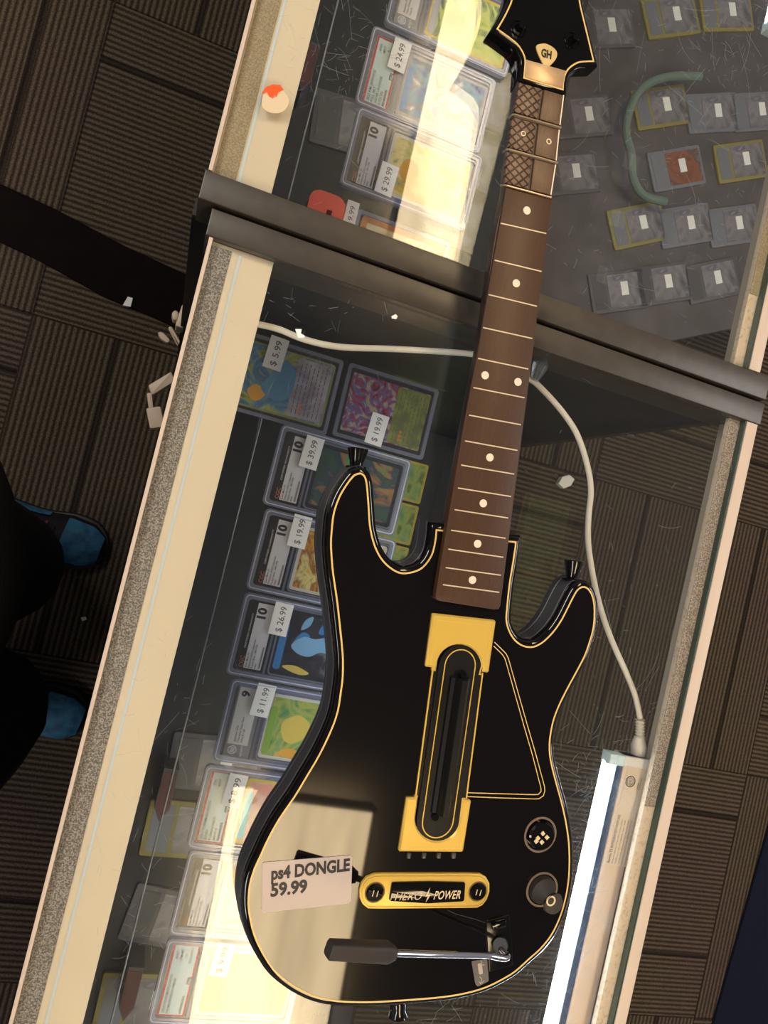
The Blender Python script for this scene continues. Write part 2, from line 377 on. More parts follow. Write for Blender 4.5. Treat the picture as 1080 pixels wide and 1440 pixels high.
def showcase(label, xl, xb, xr0, xr1, y0, y1, barx, bary, feltL, feltR, fl0, fl1, fR0, fR1, ledge_from, scr, seed, sx0, sx1, endx):
    r = root('display_case', label, 'display case', ((xl+xr1)/2, (y0+y1)/2, FZ))
    Z = -.0068
    MB().box(xl, xl+.0028, y0, y1, -.05, .0004, .0004).build('left_rail', pinkc, r)
    MB().box(xr0, xr1, y0, y1, -.035, .0006, .0008).build('right_rail', pinkc, r)
    MB().box(xl+.0028, xb, y0, y1, -.03, Z, .0005).build('left_ledge', cream, r)
    MB().box(fl0, fl1, y0+.002, y1-.003, Z+.0001, Z+.0006).build('felt_strip', feltL, r)
    MB().box(xb-.0255, xb-.0235, y0, y1-.004, Z+.0001, Z+.0005).build('white_seam', mat('white_seam', (214, 224, 230), .3), r)
    MB().box(fR0, xr0-.0006, y0, y1, -.012, Z, .0004).build('right_ledge', mat('cream_ledge', (226, 206, 182), .6, noise=(260, (196, 172, 146), .52, .7)), r)
    if ledge_from < y1: MB().box(fR0+.0002, xr0-.002, ledge_from, y1-.002, Z+.0001, Z+.0007).build('felt_strip', feltR, r)
    MB().box(xr0-.0018, xr0-.0001, y0, y1, -.0066, -.0001).build('glass_edge', gedge, r)
    g = MB().box(xl+.0029, xr0-.0019, y0, y1, -.0060, 0.).build('top_glass', glass, r)
    g['x0'] = xl+.004; g['x1'] = xr0-.004; g['y0'] = y0; g['y1'] = y1
    scratches(g, scr, .00002, seed, 700)
    MB().box(xr0-.010, xr0-.004, y0, y1, -.55, -.013).build('front_glass', shelfg, r)
    MB().box(barx[0], barx[1], bary[0], bary[1], -.045, .0016, .0012).build('end_bar', bar, r)
    ey = sorted([bary[0]+.004, bary[1]-.004])
    MB().box(endx, xr1-.003, ey[0], ey[1], FZ, -.046).build('end_panel', dark, r)
    yy0, yy1 = (y0, ey[0]-.0005) if y0 < 0 else (ey[1]+.0005, y1)
    MB().box(xl+.008, xl+.014, yy0, yy1, FZ, -.031).build('back_panel', dark, r)
    MB().box(xl+.0145, xr0-.004, yy0, yy1, -.58, -.55).build('deck', deckm, r)
    MB().box(xl+.0145, xr0-.02, yy0, yy1, FZ, -.581).build('base_cabinet', dark, r)
    MB().box(sx0, sx1, yy0+.02, yy1-.02, -.171, -.166).build('glass_shelf', shelfg, r)
    MB().box(sx0-.0012, sx0-.0001, yy0+.02, yy1-.02, -.172, -.165).build('shelf_edge', mat('pale_edge', (150, 160, 176), .3), r)
    for yb in ((yy0+.05, yy0+.4, yy1-.05)):
        MB().box(xl+.0145, sx0+.02, yb-.004, yb+.004, -.185, -.1715).build('shelf_bracket', blkm, r)
    return r
scrL = [(830, 1120, 35, 1), (815, 1250, 25, 1), (790, 1390, 35, 1), (835, 1080, 30, 1), (800, 1400, 45, 1), (860, 1000, 70, 1), (230, 1000, 60, 1), (180, 1250, 70, 1), (300, 1300, 70, 1), (900, 800, 120, 1), (430, 480, 60, 1), (830, 1250, 40, 1), (640, 1425, 40, 1)]
scrU = [(560, 60, 60, 1), (1020, 60, 35, 1), (900, 100, 70, 1), (600, 250, 60, 1), (1000, 250, 80, 1), (860, 330, 90, 1), (440, 80, 50, 1)]
caseL = showcase('nearer glass display case under the guitar body with cream rails and grey felt strips',
    -.0125, .0362, .4765, .4885, -1.1, .1848, (-.0155, .4905), (.1850, .2050), felt, feltp, -.0095, .0052, .4632, .47, -.172, scrL, 3, .072, .262, -.0125)
caseU = showcase('farther glass display case under the guitar headstock with beige felt strips',
    -.0245, .0224, .4660, .4785, .2308, 1.15, (-.0265, .4905), (.2085, .2300), feltb, feltb, -.0205, -.0045, .4540, .46, .3, scrU, 5, .046, .262, -.030)

# ================================================================== CARDS AND SLABS
def copy_tree(o, parent=None):
    c = o.copy(); COL.objects.link(c); c.parent = parent
    for ch in list(o.children): copy_tree(ch, c)
    return c
def card_parts(r, cx, art, border, w=.088, h=.063, z=.0022, panelcol=None, bw=.003, title=None, blobs=None):
    """a trading card lying with its long side along x, its top towards -x"""
    c = MB().prism(rrect(cx-w/2, cx+w/2, -h/2, h/2, .003), z, z+.0004).build('card', border, r)
    c_ = ORG[c]
    a = MB().prism(rrect(cx-w/2+bw, cx+w/2-bw, -h/2+bw, h/2-bw, .0015), z+.00045, z+.0005).build('picture', art, c)
    if panelcol:
        x0 = cx+w*.08
        MB().prism(rrect(x0, cx+w/2-bw*1.3, -h/2+bw*1.5, h/2-bw*1.5, .002), z+.00055, z+.0006).build('text_panel', panelcol, c)
        mb = MB()
        rnd = random.Random(int(cx*1e5)+len(r.name)+int(w*1e4))
        for k in range(7):
            xx = x0+.004+k*.0042
            ys = -h/2+bw*3; 
            while ys < h/2-bw*4:
                l = rnd.uniform(.002, .006); mb.box(xx, xx+.0009, ys, min(ys+l, h/2-bw*3), z+.00062, z+.00066); ys += l+.0013
        mb.build('print', greyink, c)
        e = MB()
        for k in range(3): e.prism(circ(x0+.012, -h/2+.008+.004*k, .0016, 12), z+.00062, z+.0007)
        e.build('symbol', mat('orange_dot', (226, 130, 50), .5), c)
    if title:
        MB().prism(rrect(cx-w/2+bw*.6, cx-w/2+.009, -h/2+.004, h/2-.012, .003), z+.00055, z+.0006).build('title_bar', title, c)
    for bcol, pts in (blobs or []):
        MB().prism(spline(pts, 4), z+.00052, z+.00058+.00001*len(pts)).build('art_shape', bcol, c)
    return c
def sticker(r, lx, ly, s, z, w=.018, l=.0315, rot=0., tone=paper, ux=(0, 1)):
    q = [(-w/2, -l/2), (w/2, -l/2), (w/2, l/2), (-w/2, l/2)]
    cr, sr = math.cos(rot), math.sin(rot)
    q = [(lx+a*cr-b*sr, ly+a*sr+b*cr) for a, b in q]
    st = MB().prism(q, z, z+.0002).build('price_sticker', tone, r)
    if s: text('lettering', s, (lx, ly), (-sr, cr), .0062, greyink, st, z+.00026, width=l*.78, bold=.01)
    return st
def slab(kind, label, x, y, z=-.166, rot=0., art=None, border=None, panelcol=None, title=None, blobs=None, st=None, grade='10',
         lines=(), group='graded card slabs on the glass shelf', L=.136, W=.0815, bw=.003, name='graded_card'):
    r = root(name, label, 'graded card', (0, 0, 0), group)
    wx = L/2; wy = W/2; t = .0062
    o_, i_ = rrect(-wx, wx, -wy, wy, .005), rrect(-wx+.0055, wx-.0055, -wy+.0055, wy-.0055, .003)
    rim = MB().ring(o_, i_, 0, t).build('case_rim', rimm, r)
    MB().ring(rrect(-wx+.0016, wx-.0016, -wy+.0016, wy-.0016, .004), rrect(-wx+.0026, wx-.0026, -wy+.0026, wy-.0026, .0035), t, t+.0005).build('case_bead', mat('slab_bead', (196, 204, 238), .25), rim)
    MB().box(-wx+.0056, wx-.0056, -wy+.0056, wy-.0056, .0004, .0018).build('case_back', mat('slab_inner_'+kind, {'CGC': (30, 30, 36), 'BGS': (96, 100, 108), 'PSA': (150, 152, 160), 'PSAY': (150, 152, 160)}[kind], .3), r)
    MB().box(-wx+.0056, wx-.0056, -wy+.0056, wy-.0056, .0048, .0056).build('case_window', plas, r)
    dx = -wx+.0275; MB().box(dx+.007, dx+.0092, -wy+.0056, wy-.0056, .0018, .0047).build('case_divider', rimm, r)
    z1 = .0020
    if kind == 'CGC':
        l = MB().box(-wx+.009, -wx+.0335, -.033, .033, z1, z1+.0006).build('label', mat('black_label', (28, 26, 30), .4), r)
        MB().box(-wx+.0155, -wx+.0325, -.0318, .0318, z1+.0007, z1+.0009).build('white_field', silver, l)
        zt = z1+.00105
        text('lettering', grade, (-wx+.0205, .0225), (0, 1), .0082, ink, l, zt, width=.0105, bold=.05)
        text('lettering', 'CERTIFIED GUARANTY', (-wx+.0125, .004), (0, 1), .0016, silver, l, zt, width=.034, bold=.01)
        text('lettering', 'CGC', (-wx+.0125, -.026), (0, 1), .0038, mat('tan_ink', (190, 120, 90), .5), l, zt, width=.011, bold=.02)
        for k, s in enumerate(lines):
            text('lettering', s, (-wx+.0175+k*.0030, -.031), (0, 1), .0019, ink, l, zt, align='LEFT', bold=.012)
        mb = MB(); rnd = random.Random(len(label))
        yy = -.030
        while yy < -.010:
            w_ = rnd.uniform(.0004, .001); mb.box(-wx+.0295, -wx+.0312, yy, yy+w_, zt, zt+.0001); yy += w_+.0005
        mb.build('barcode', ink, l)
        dxc = .017
    elif kind == 'BGS':
        l = MB().box(-wx+.009, -wx+.0335, -.034, .034, z1, z1+.0006).build('label', mat('steel_label', (150, 154, 162), .35), r)
        MB().box(-wx+.0105, -wx+.0300, -.0225, .0325, z1+.0007, z1+.0009).build('white_field', mat('silver_field', (234, 232, 230), .4), l)
        zt = z1+.00105
        text('lettering', grade, (-wx+.0165, .0265), (0, 1), .0074, ink, l, zt, width=.006, bold=.05)
        MB().ring(circ(-wx+.0165, -.028, .0042), circ(-wx+.0165, -.028, .0034), zt, zt+.0001).build('emblem', silver, l)
        text('lettering', 'BB', (-wx+.0165, -.028), (0, 1), .004, silver, l, zt+.0001, width=.005, bold=.02)
        text('lettering', 'BECKETT', (-wx+.0255, -.028), (0, 1), .0022, silver, l, zt, width=.010, bold=.01)
        for k, s in enumerate(lines):
            text('lettering', s, (-wx+.0165+k*.0034, -.020), (0, 1), .0020, ink, l, zt, align='LEFT', bold=.012)
        dxc = .018
    else:
        l = MB().box(-wx+.0075, -wx+.0325, -.0345, .0345, z1, z1+.0006).build('label', redm, r)
        MB().box(-wx+.0092, -wx+.0308, -.0326, .0326, z1+.0007, z1+.0009).build('pale_field', psab, l)
        zt = z1+.00105
        for k, s in enumerate(lines[:4]):
            text('lettering', s, (-wx+.0120+k*.0040, -.031), (0, 1), .0026, ink, l, zt, align='LEFT', bold=.005)
        for k, s in enumerate(lines[4:]):
            text('lettering', s, (-wx+.0125+k*.0044, .0235), (0, 1), .0026, ink, l, zt, width=.0030*len(s)*.62, bold=.005)
        mb = MB(); rnd = random.Random(len(label)); yy = -.031
        while yy < -.014:
            w_ = rnd.uniform(.0004, .0012); mb.box(-wx+.0268, -wx+.0290, yy, yy+w_, zt, zt+.0001); yy += w_+.0006
        mb.build('barcode', ink, l)
        MB().prism(rrect(-wx+.0275, -wx+.0322, -.0035, .0035, .001), zt, zt+.0002).build('logo', mat('purple_grey', (110, 96, 120), .4), l)
        text('lettering', 'PSA', (-wx+.0300, 0), (0, 1), .0024, psab, l, zt+.0003, width=.005, bold=.02)
        dxc = .0185
    MB().ring(rrect(dxc-.0462, dxc+.0462, -.0337, .0337, .004), rrect(dxc-.0447, dxc+.0447, -.0322, .0322, .003), .0019, .0046).build('card_well', rimm, r)
    card_parts(r, dxc, art, border, panelcol=panelcol, title=title, blobs=blobs, bw=bw)
    if st:
        st = list(st)
        sticker(r, st[0], st[1], st[2], t+.0002, rot=(st[3] if len(st) > 3 else 0.))
    r.location = (x, y, z); r.rotation_euler = (0, 0, rot)
    return r
W_ = lambda *c: c
art1 = artmat('art_forest', [(26, 40, 30), (60, 90, 66), (40, 70, 90), (170, 120, 60), (90, 150, 90)], 26, 2., 3, seed=1)
art2 = artmat('art_flame', [(236, 214, 90), (222, 160, 40), (150, 90, 40), (240, 225, 150), (230, 180, 60)], 24, 2.5, 3, seed=2)
art3 = artmat('art_night', [(24, 24, 32), (36, 36, 46), (60, 56, 66), (120, 130, 120), (200, 180, 160)], 34, 1., 4, seed=3)
art4 = artmat('art_meadow', [(40, 120, 90), (90, 160, 90), (190, 190, 90), (120, 180, 110), (240, 190, 70)], 26, 1.8, 3, seed=4)
art5 = artmat('art_rose', [(236, 160, 140), (228, 170, 150), (240, 200, 180), (220, 120, 100), (250, 230, 200)], 22, 1., 2, seed=5)
art6 = artmat('art_pastel', [(240, 214, 120), (246, 232, 180), (214, 140, 150), (240, 210, 120), (150, 190, 220)], 20, 1.4, 2, seed=6)
art7 = artmat('art_amber', [(236, 120, 90), (240, 170, 60), (246, 200, 90), (240, 180, 70), (206, 160, 140)], 18, 1.2, 2, seed=7)
artB = artmat('art_blue_foil', [(20, 30, 110), (40, 120, 190), (90, 170, 190), (60, 70, 120), (200, 210, 220)], 30, 2.4, 3, seed=8)
artC = artmat('art_citrine', [(80, 120, 150), (226, 210, 120), (240, 226, 150), (240, 190, 60), (110, 160, 130)], 28, 2.2, 3, seed=9)
artD = artmat('art_sea', [(60, 110, 60), (190, 190, 80), (90, 150, 190), (70, 120, 160), (230, 220, 150)], 30, 2., 3, seed=10)
artE = artmat('art_carnival', [(60, 40, 60), (190, 60, 70), (90, 110, 170), (220, 180, 140), (110, 150, 70)], 55, 3., 4, seed=11)
artF = artmat('art_lime', [(120, 160, 60), (196, 206, 90), (216, 220, 120), (90, 120, 70), (230, 230, 150)], 26, 2.5, 3, seed=12)
lightb = mat('light_blue_ink', (140, 192, 232), .4); midb = mat('mid_blue_ink', (60, 140, 205), .4); lilac = mat('lilac_panel', (196, 188, 200), .5, noise=(60, (150, 140, 160), .4, .65))
limep = mat('lime_panel', (150, 160, 62), .5, noise=(80, (110, 120, 50), .4, .65)); silv = mat('silver_border', (170, 170, 178), .35)
cyan = mat('cyan_bar', (110, 216, 226), .4); greenbar = mat('lime_bar', (140, 186, 66), .4); yeb = mat('yellow_ink', (232, 206, 96), .4); orb = mat('orange_ink', (240, 176, 60), .4)
pinkb = mat('pink_ink', (226, 160, 170), .4); whiteb = mat('pale_card_border', (222, 218, 206), .45); dkb = mat('dark_card_border', (34, 34, 40), .4)
cg = ['Gem Mint 10', 'Pokemon (2021) Japanese', 'Fusion Arts - 081/100', 'Holo']
def sp(px_, py_, z=-.16): return P(px_, py_, z)
def loc_st(x, y, px_, py_): q = P(px_, py_, -.1595); return (q.x-x, q.y-y)
# seven slabs in the near case: centres follow the column
defs = [
 ('CGC', 'graded slab with dark green card touching the pointed left horn of the guitar', 395, 600, 370, 705, art1, dkb, None, None, [(orb, [(-.002, -.012), (.012, -.016), (.02, -.004), (.012, .006), (.0, .002)])], (438, 637, '$ 39.99'), '10', cg),
 ('CGC', 'graded slab with golden orange card, second slab below the green one', 372, 718, 347, 825, art2, whiteb, None, None, None, (421, 748, '$ 19.99'), '10', cg),
 ('CGC', 'graded slab with black card of light blue shapes beside the guitar waist', 345, 835, 317, 945, art3, dkb, None, midb,
   [(lightb, [(-.012, -.002), (-.004, -.009), (.008, -.010), (.018, -.004), (.030, -.004), (.034, .006), (.024, .012), (.010, .008), (-.002, .008)]),
    (midb, [(-.010, .002), (-.004, -.004), (.003, .0), (.004, .010), (-.004, .012)]), (lightb, [(-.006, .014), (.002, .020), (.003, .029), (-.004, .024)]),
    (midb, [(.012, .014), (.022, .016), (.026, .028), (.016, .026)]), (yeb, [(-.016, -.024), (.002, -.029), (.012, -.026), (-.004, -.021)])], (395, 871, '$ 26.99'), '10', cg),
 ('BGS', 'silver labelled slab with green and yellow card, just below the light blue one', 325, 955, 300, 1068, art4, whiteb, None, greenbar,
   [(yeb, [(-.006, -.010), (.004, -.014), (.016, -.006), (.018, .006), (.008, .014), (-.002, .012), (-.010, .004)]), (orb, [(-.008, -.026), (.008, -.028), (.016, -.022), (.002, -.019)])], (370, 985, '$ 11.99'), '9', ['Japanese 2021', 'Character Super Rare', 'Holo R / 69']),
 ('PSA', 'red bordered slab with yellow edged card and turquoise bar by the guitar hip', 290, 1078, 262, 1190, art5, yellow, None, cyan, None, (330, 1112, '$ 8.99'), '10', ['2021 POKEMON SWSH', 'EEVEE', 'FUSION ARTS', 'MINT 9', 'PSA', 'MINT']),
 ('CGC', 'graded slab with pale pastel card, level with the PS4 dongle sticker', 265, 1200, 238, 1312, art6, whiteb, None, None,
   [(pinkb, [(-.022, -.02), (-.014, -.022), (-.010, .004), (-.020, .008)]), (yeb, [(-.004, -.024), (.010, -.018), (.020, .004), (.008, .018), (-.006, .006)])], None, '10', cg),
 ('PSA', 'red bordered slab with yellow orange card at the bottom edge of the photo', 235, 1325, 208, 1435, art7, whiteb, None, orb,
   [(yeb, [(-.016, -.02), (.0, -.026), (.022, -.018), (.03, .004), (.016, .022), (-.008, .018)]), (mat('peach', (240, 190, 150), .4), [(.004, -.010), (.014, -.012), (.020, .002), (.010, .008)])], (312, 1350, '$ 9.99'), '10', ['2020 POKEMON SWSH', 'FA MORPEKO VMAX', '', '', '#060', 'GEM MT', '10', '50238761']),
]
for kind, lb, ax, ay, bx, by, art, bd, pc, tb, bl, stx, gr, ln in defs:
    a = P(ax, ay, -.1598); b = P(bx, by, -.1598)
    x = (a.x+b.x)/2+.068; y = (a.y+b.y)/2
    st = None
    if stx: q = loc_st(x, y, stx[0], stx[1]); st = (q[0], q[1], stx[2], random.uniform(-.06, .02))
    slab(kind, lb, x, y, art=art, border=bd, panelcol=pc, title=tb, blobs=bl, st=st, grade=gr, lines=ln, rot=random.uniform(-.012, .012), W=.0795)
# far case
g2 = 'graded card slabs on the far glass shelf'
udefs = [
 ('BGS', 'silver labelled slab with yellow card, highest in the far case, left of headstock', .161, .4965+.041+.0005, artF, yellow, None, silv, [(mat('olive', (150, 150, 60), .4), [(-.01, -.01), (.004, -.014), (.012, .0), (.0, .01)])], None, '9', ['Japanese 2022', 'Vmax Climax', 'Holo R']),
 ('PSA', 'red bordered slab with blue foil card in the far case beside the headstock', .1515, .4515, artB, silv, None, midb, None, (562, 78, '$ 24.99'), '10', ['2022 P.M. JAPANESE', 'FULL ART', 'VSTAR UNIVERSE', 'KYOGRE', '#008', 'MINT', '9', '70512287']),
 ('CGC', 'graded slab with yellow and blue card nearest the black bars in far case', .1565, .3700, artC, whiteb, None, None, [(orb, [(-.014, -.004), (-.004, -.012), (.006, -.004), (.004, .008), (-.008, .010)])], (544, 252, '$ 29.99'), '10', cg)]
for kind, lb, x, y, art, bd, pc, tb, bl, stx, gr, ln in udefs:
    st = None
    if stx: q = loc_st(x, y, stx[0], stx[1]); st = (q[0], q[1], stx[2], -.04)
    slab(kind, lb, x, y, art=art, border=bd, panelcol=pc, title=tb, blobs=bl, st=st, grade=gr, lines=ln, group=g2, W=.0800)

# two cards in top loaders
def loader(label, x, y, w, h, art, border, pc, st, rot=0., z=-.166, title=None, blobs=None, bw=.002):
    r = root('card_top_loader', label, 'trading card', (0, 0, 0))
    MB().ring(rrect(-w/2, w/2, -h/2, h/2, .003), rrect(-w/2+.0035, w/2-.0035, -h/2+.0035, h/2-.0035, .002), 0, .004).build('sleeve_rim', rimm, r)
    MB().box(-w/2+.0036, w/2-.0036, -h/2+.0036, h/2-.0036, .0032, .0038).build('sleeve_front', plas, r)
    MB().box(-w/2+.0036, w/2-.0036, -h/2+.0036, h/2-.0036, .0003, .0010).build('sleeve_back', mat('dark_backing', (40, 40, 44), .5), r)
    card_parts(r, 0, art, border, z=.0015, panelcol=pc, title=title, blobs=blobs, bw=bw)
    if st:
        q = P(st[0], st[1], z+.004); sticker(r, q.x-x, q.y-y, st[2], .0042, rot=st[3])
    r.location = (x, y, z); r.rotation_euler = (0, 0, rot)
    return r
blue_ = mat('sea_blue_ink', (96, 160, 200), .4)
loader('cased card of blue and lime swirls half under the cream rail, by the white cord', .085, .1275, .100, .076, artD, mat('olive_border', (150, 156, 90), .4), lilac, (388, 497, '$ 5.99', -.05),
       blobs=[(blue_, [(-.022, -.010), (-.008, -.018), (.006, -.012), (.008, .010), (-.002, .022), (-.012, .016), (-.016, .004)]), (mat('indigo', (70, 80, 150), .4), [(-.012, -.014), (-.004, -.013), (-.004, -.002), (-.012, -.003)]),
              (orb, [(-.034, -.016), (-.024, -.024), (-.016, -.014), (-.026, -.008)])])
loader('cased red blue and lime card with a 19.99 sticker, left of the guitar neck', .1895, .1290, .097, .074, artE, mat('black_border', (40, 30, 34), .4), limep, (530, 604, '$ 19.99', -.05))
# orange bordered card + red clip in far case
fr = loader('orange bordered card lying partly under the upper black bar', .163, .2795, .100, .070, artmat('art_cream', [(226, 206, 150), (240, 226, 180), (220, 190, 130), (200, 160, 110), (250, 240, 200)], 20, 1, 2, seed=20), mat('orange_border', (206, 120, 50), .45), None, None, bw=.006)
r = root('red_holder', 'red plastic card holder with a square hole beside the upper black bar', 'card holder', P(458, 290, -.166))
z0 = -.166; q = P(459, 292, -.12)
MB().ring([(q.x-.016+.032*(.5+.5*0), q.y)]*0 or rrect(q.x-.017, q.x+.017, q.y-.022, q.y+.014, .010), rrect(q.x+.001, q.x+.006, q.y-.010, q.y-.001, .0006), -.1659, -.120).build('body', mat('red_plastic', (214, 58, 48), .4), r)
MB().box(q.x+.0012, q.x+.0058, q.y-.0098, q.y-.0012, -.1659, -.130).build('slot', mat('dark_red', (90, 24, 26), .6), r)
r = root('price_tag', 'small white price tag standing beside the red card holder', 'price tag', P(495, 300, -.166))
q = P(494, 300, -.15); MB().box(q.x-.006, q.x+.006, q.y-.012, q.y+.012, -.166, -.150).build('tag', paper, r)
text('lettering', '9.99', (q.x, q.y), (0, 1), .005, greyink, r, -.1498, width=.014)

# ---------------- deck level cards (deep inside)
protoY = artmat('art_deck_a', [(70, 110, 80), (150, 170, 90), (90, 130, 150), (180, 170, 120), (60, 70, 70)], 30, 2, 3, seed=31)
def raw(label, x, y, z, rot, art, border, group=None, st=None, bw=.0035):
    r = root('trading_card', label, 'trading card', (0, 0, 0), group)
    card_parts(r, 0, art, border, z=0, bw=bw, panelcol=None)
    if st: sticker(r, st[0], st[1], None, .0008, w=.016, l=.026)
    r.location = (x, y, z); r.rotation_euler = (0, 0, rot); return r
green = artmat('art_green', [(120, 160, 110), (150, 186, 120), (190, 200, 110), (110, 140, 80), (200, 210, 150)], 22, 1.5, 2, seed=33)
for i, (yy, l) in enumerate([(.105, 'green yellow bordered card deep in the case, uppermost of four by the neck'), (.038, 'pale yellow bordered card deep in the case, second of four by the neck'), (-.029, 'yellow bordered card seen in the notch left of the neck joint'), (-.096, 'yellow bordered card deep under the guitar body')]):
    raw(l, .336, yy, -.5499, 0, green, yellow, 'yellow bordered cards on the deck')
dk = 'graded card slabs on the dark deck'
dl = [(.165, -.37, .05, 'dim slab on the deck left of the turquoise barred card'), (.160, -.60, -.12, 'dim slab on the deck level with the lower edge of the photo'), (.150, -.72, .02, 'dim slab on the deck in the bottom left corner of the glass'),
      (.30, .62, .0, 'dim slab on the deck between the far cards and the neck'), (.30, .72, .02, 'dim slab on the deck below the headstock left edge'), (.30, .52, .0, 'dim slab on the deck just above the orange bordered card'), (.14, .60, .1, 'dim slab on the deck left of the far shelf')]
for a, b, l in ((232, 1120, 'red and white arrow tag standing left of the turquoise barred card slab'), (432, 95, 'red and white arrow tag in the far case left of the slabs'), (182, 1400, 'red and white arrow tag in the bottom left corner of the glass')):
    q = P(a, b, -.50)
    r = root('arrow_tag', l, 'tag', (q.x, q.y, -.5499))
    def ar(s): return [(q.x-.012*s, q.y-.020*s), (q.x, q.y-.042*s), (q.x+.012*s, q.y-.020*s), (q.x+.012*s, q.y+.045*s), (q.x-.012*s, q.y+.045*s)]
    MB().prism(ar(.85), -.5499, -.500).build('backing', mat('grey_tag', (70, 66, 68), .5), r)
    MB().prism(ar(.75), -.4998, -.4992).build('arrow', mat('dull_red', (84, 28, 34), .5), r)

# ---------------- low table with cards beyond the front glass of the far case
TZ = -.80; th = math.radians(27); u = Vector((math.cos(th), math.sin(th))); v = Vector((-u.y, u.x))
o0 = P(1080, 452, TZ)
crn = [Vector(o0[:2])-u*1.0-v*0, Vector(o0[:2])+u*.5, Vector(o0[:2])+u*.5+v*1.6, Vector(o0[:2])-u*1.0+v*1.6]
# keep the table clear of the display case
crn[0] = Vector(o0[:2])-u*((o0.x-.497)/u.x); crn[3] = Vector((.497, 1.9))
crn = [crn[0], crn[1], crn[2], crn[3]]
r = root('low_table', 'low dark table of carded slabs seen through the far case front', 'table', (1.1, 1.2, FZ))
tabm = mat('table_top_dark', (80, 74, 78), .7, noise=(12, (100, 92, 98), .35, .7))
MB().prism([tuple(c) for c in crn], TZ-.03, TZ, .003).build('table_top', tabm, r)
cc = sum(crn, Vector((0, 0)))/4
for c in crn:
    k = c+(cc-c)*.08; MB().box(k.x-.02, k.x+.02, k.y-.02, k.y+.02, FZ, TZ-.0305).build('leg', dark, r)
titems = [((928, 152), 1, 'yellow framed slab on the low table, inside the green strap curve at its top'), ((1000, 160), 0, 'card slab on the low table right of the strap'), ((1062, 158), 0, 'card slab on the low table by the far right rail'),
 ((1040, 228), 1, 'yellow framed slab on the low table left of the right rail'), ((895, 318), 1, 'yellow framed slab on the low table just below the green strap end'), ((962, 318), 0, 'slab on the low table, right of the one below the strap end'),
 ((1030, 318), 0, 'slab on the low table third in the row below the strap'), ((942, 25), 1, 'yellow framed slab on the low table at the top edge of the photo'), ((1020, 18), 1, 'yellow framed slab beside the bright lamp end at the top'),
 ((950, 238), 2, 'orange patterned card slab on the low table right of the strap bottom'), ((818, 165), 3, 'dim dark slab on the low table right of the fret buttons'), ((800, 245), 3, 'dim dark slab on the low table right of the second fret'),
 ((868, 410), 3, 'dim dark slab on the low table above the black bars'), ((930, 400), 3, 'dim slab on the low table, right one of the row above the bars'), ((1000, 395), 3, 'dim slab on the low table nearest the right rail and bars'), ((850, 40), 3, 'dim dark slab right of the headstock on the low table')]
mutedA = artmat('art_muted', [(86, 82, 90), (116, 112, 120), (140, 134, 144), (100, 98, 116), (160, 156, 162)], 16, 1, 2, seed=40)
mutedB = artmat('art_muted_warm', [(90, 70, 66), (130, 84, 66), (150, 96, 74), (96, 80, 86), (130, 120, 120)], 16, 1, 2, seed=41)
tyell = mat('mustard_border', (146, 134, 74), .5)
protos = {}
def tslab(kind):
    r = root('graded_card', 'x', 'graded card', (0, 0, 0), 'graded card slabs on the low table')
    bd = [mat('grey_slab_back', (122, 122, 134), .5), tyell, mat('grey_slab_back', (104, 102, 112), .5), mat('dim_slab_back', (98, 92, 98), .5)][kind]
    MB().prism(rrect(-.067, .067, -.041, .041, .004), 0, .005, .001).build('case', bd, r)
    MB().box(-.060, -.030, -.034, .034, .0051, .0056).build('label', mat('dim_label', (120, 122, 134), .5) if kind != 3 else mat('dim_label2', (84, 80, 86), .5), r)
    MB().box(-.024, .061, -.034, .034, .0051, .0056).build('card', mutedB if kind == 2 else mutedA, r)
    sticker(r, .015, .004, None, .0058, w=.017, l=.028)
    return r
for (a, b), k, l in titems:
    q = P(a, b, TZ)
    if k not in protos: c = protos[k] = tslab(k)
    else: c = copy_tree(protos[k])
    c.location = (q.x, q.y, TZ+.0001); c.rotation_euler = (0, 0, th+random.uniform(-.05, .05)); c['label'] = l
dl.append((.155, -.47, .03, 'dim yellow edged card on the deck left of the pastel card'))
for i, (x, y, a, l) in enumerate(dl):
    c = copy_tree(protos[1 if i in (2, 7) else 3]); c.location = (x, y, -.5499); c.rotation_euler = (0, 0, a); c['label'] = l; c['group'] = dk
pth = spline([tuple(P(a, b, TZ+.035)) for a, b in [(985, 108), (940, 108), (905, 122), (887, 150), (880, 185), (888, 218), (890, 250), (905, 275), (936, 284)]], 5, False)
o = MB().tube(pth, .0085, 10).build('strap', mat('pale_green_strap', (112, 130, 122), .8), org=P(890, 200, TZ))
tag(o, 'pale green curved strap lying over the slabs on the low table', 'strap')

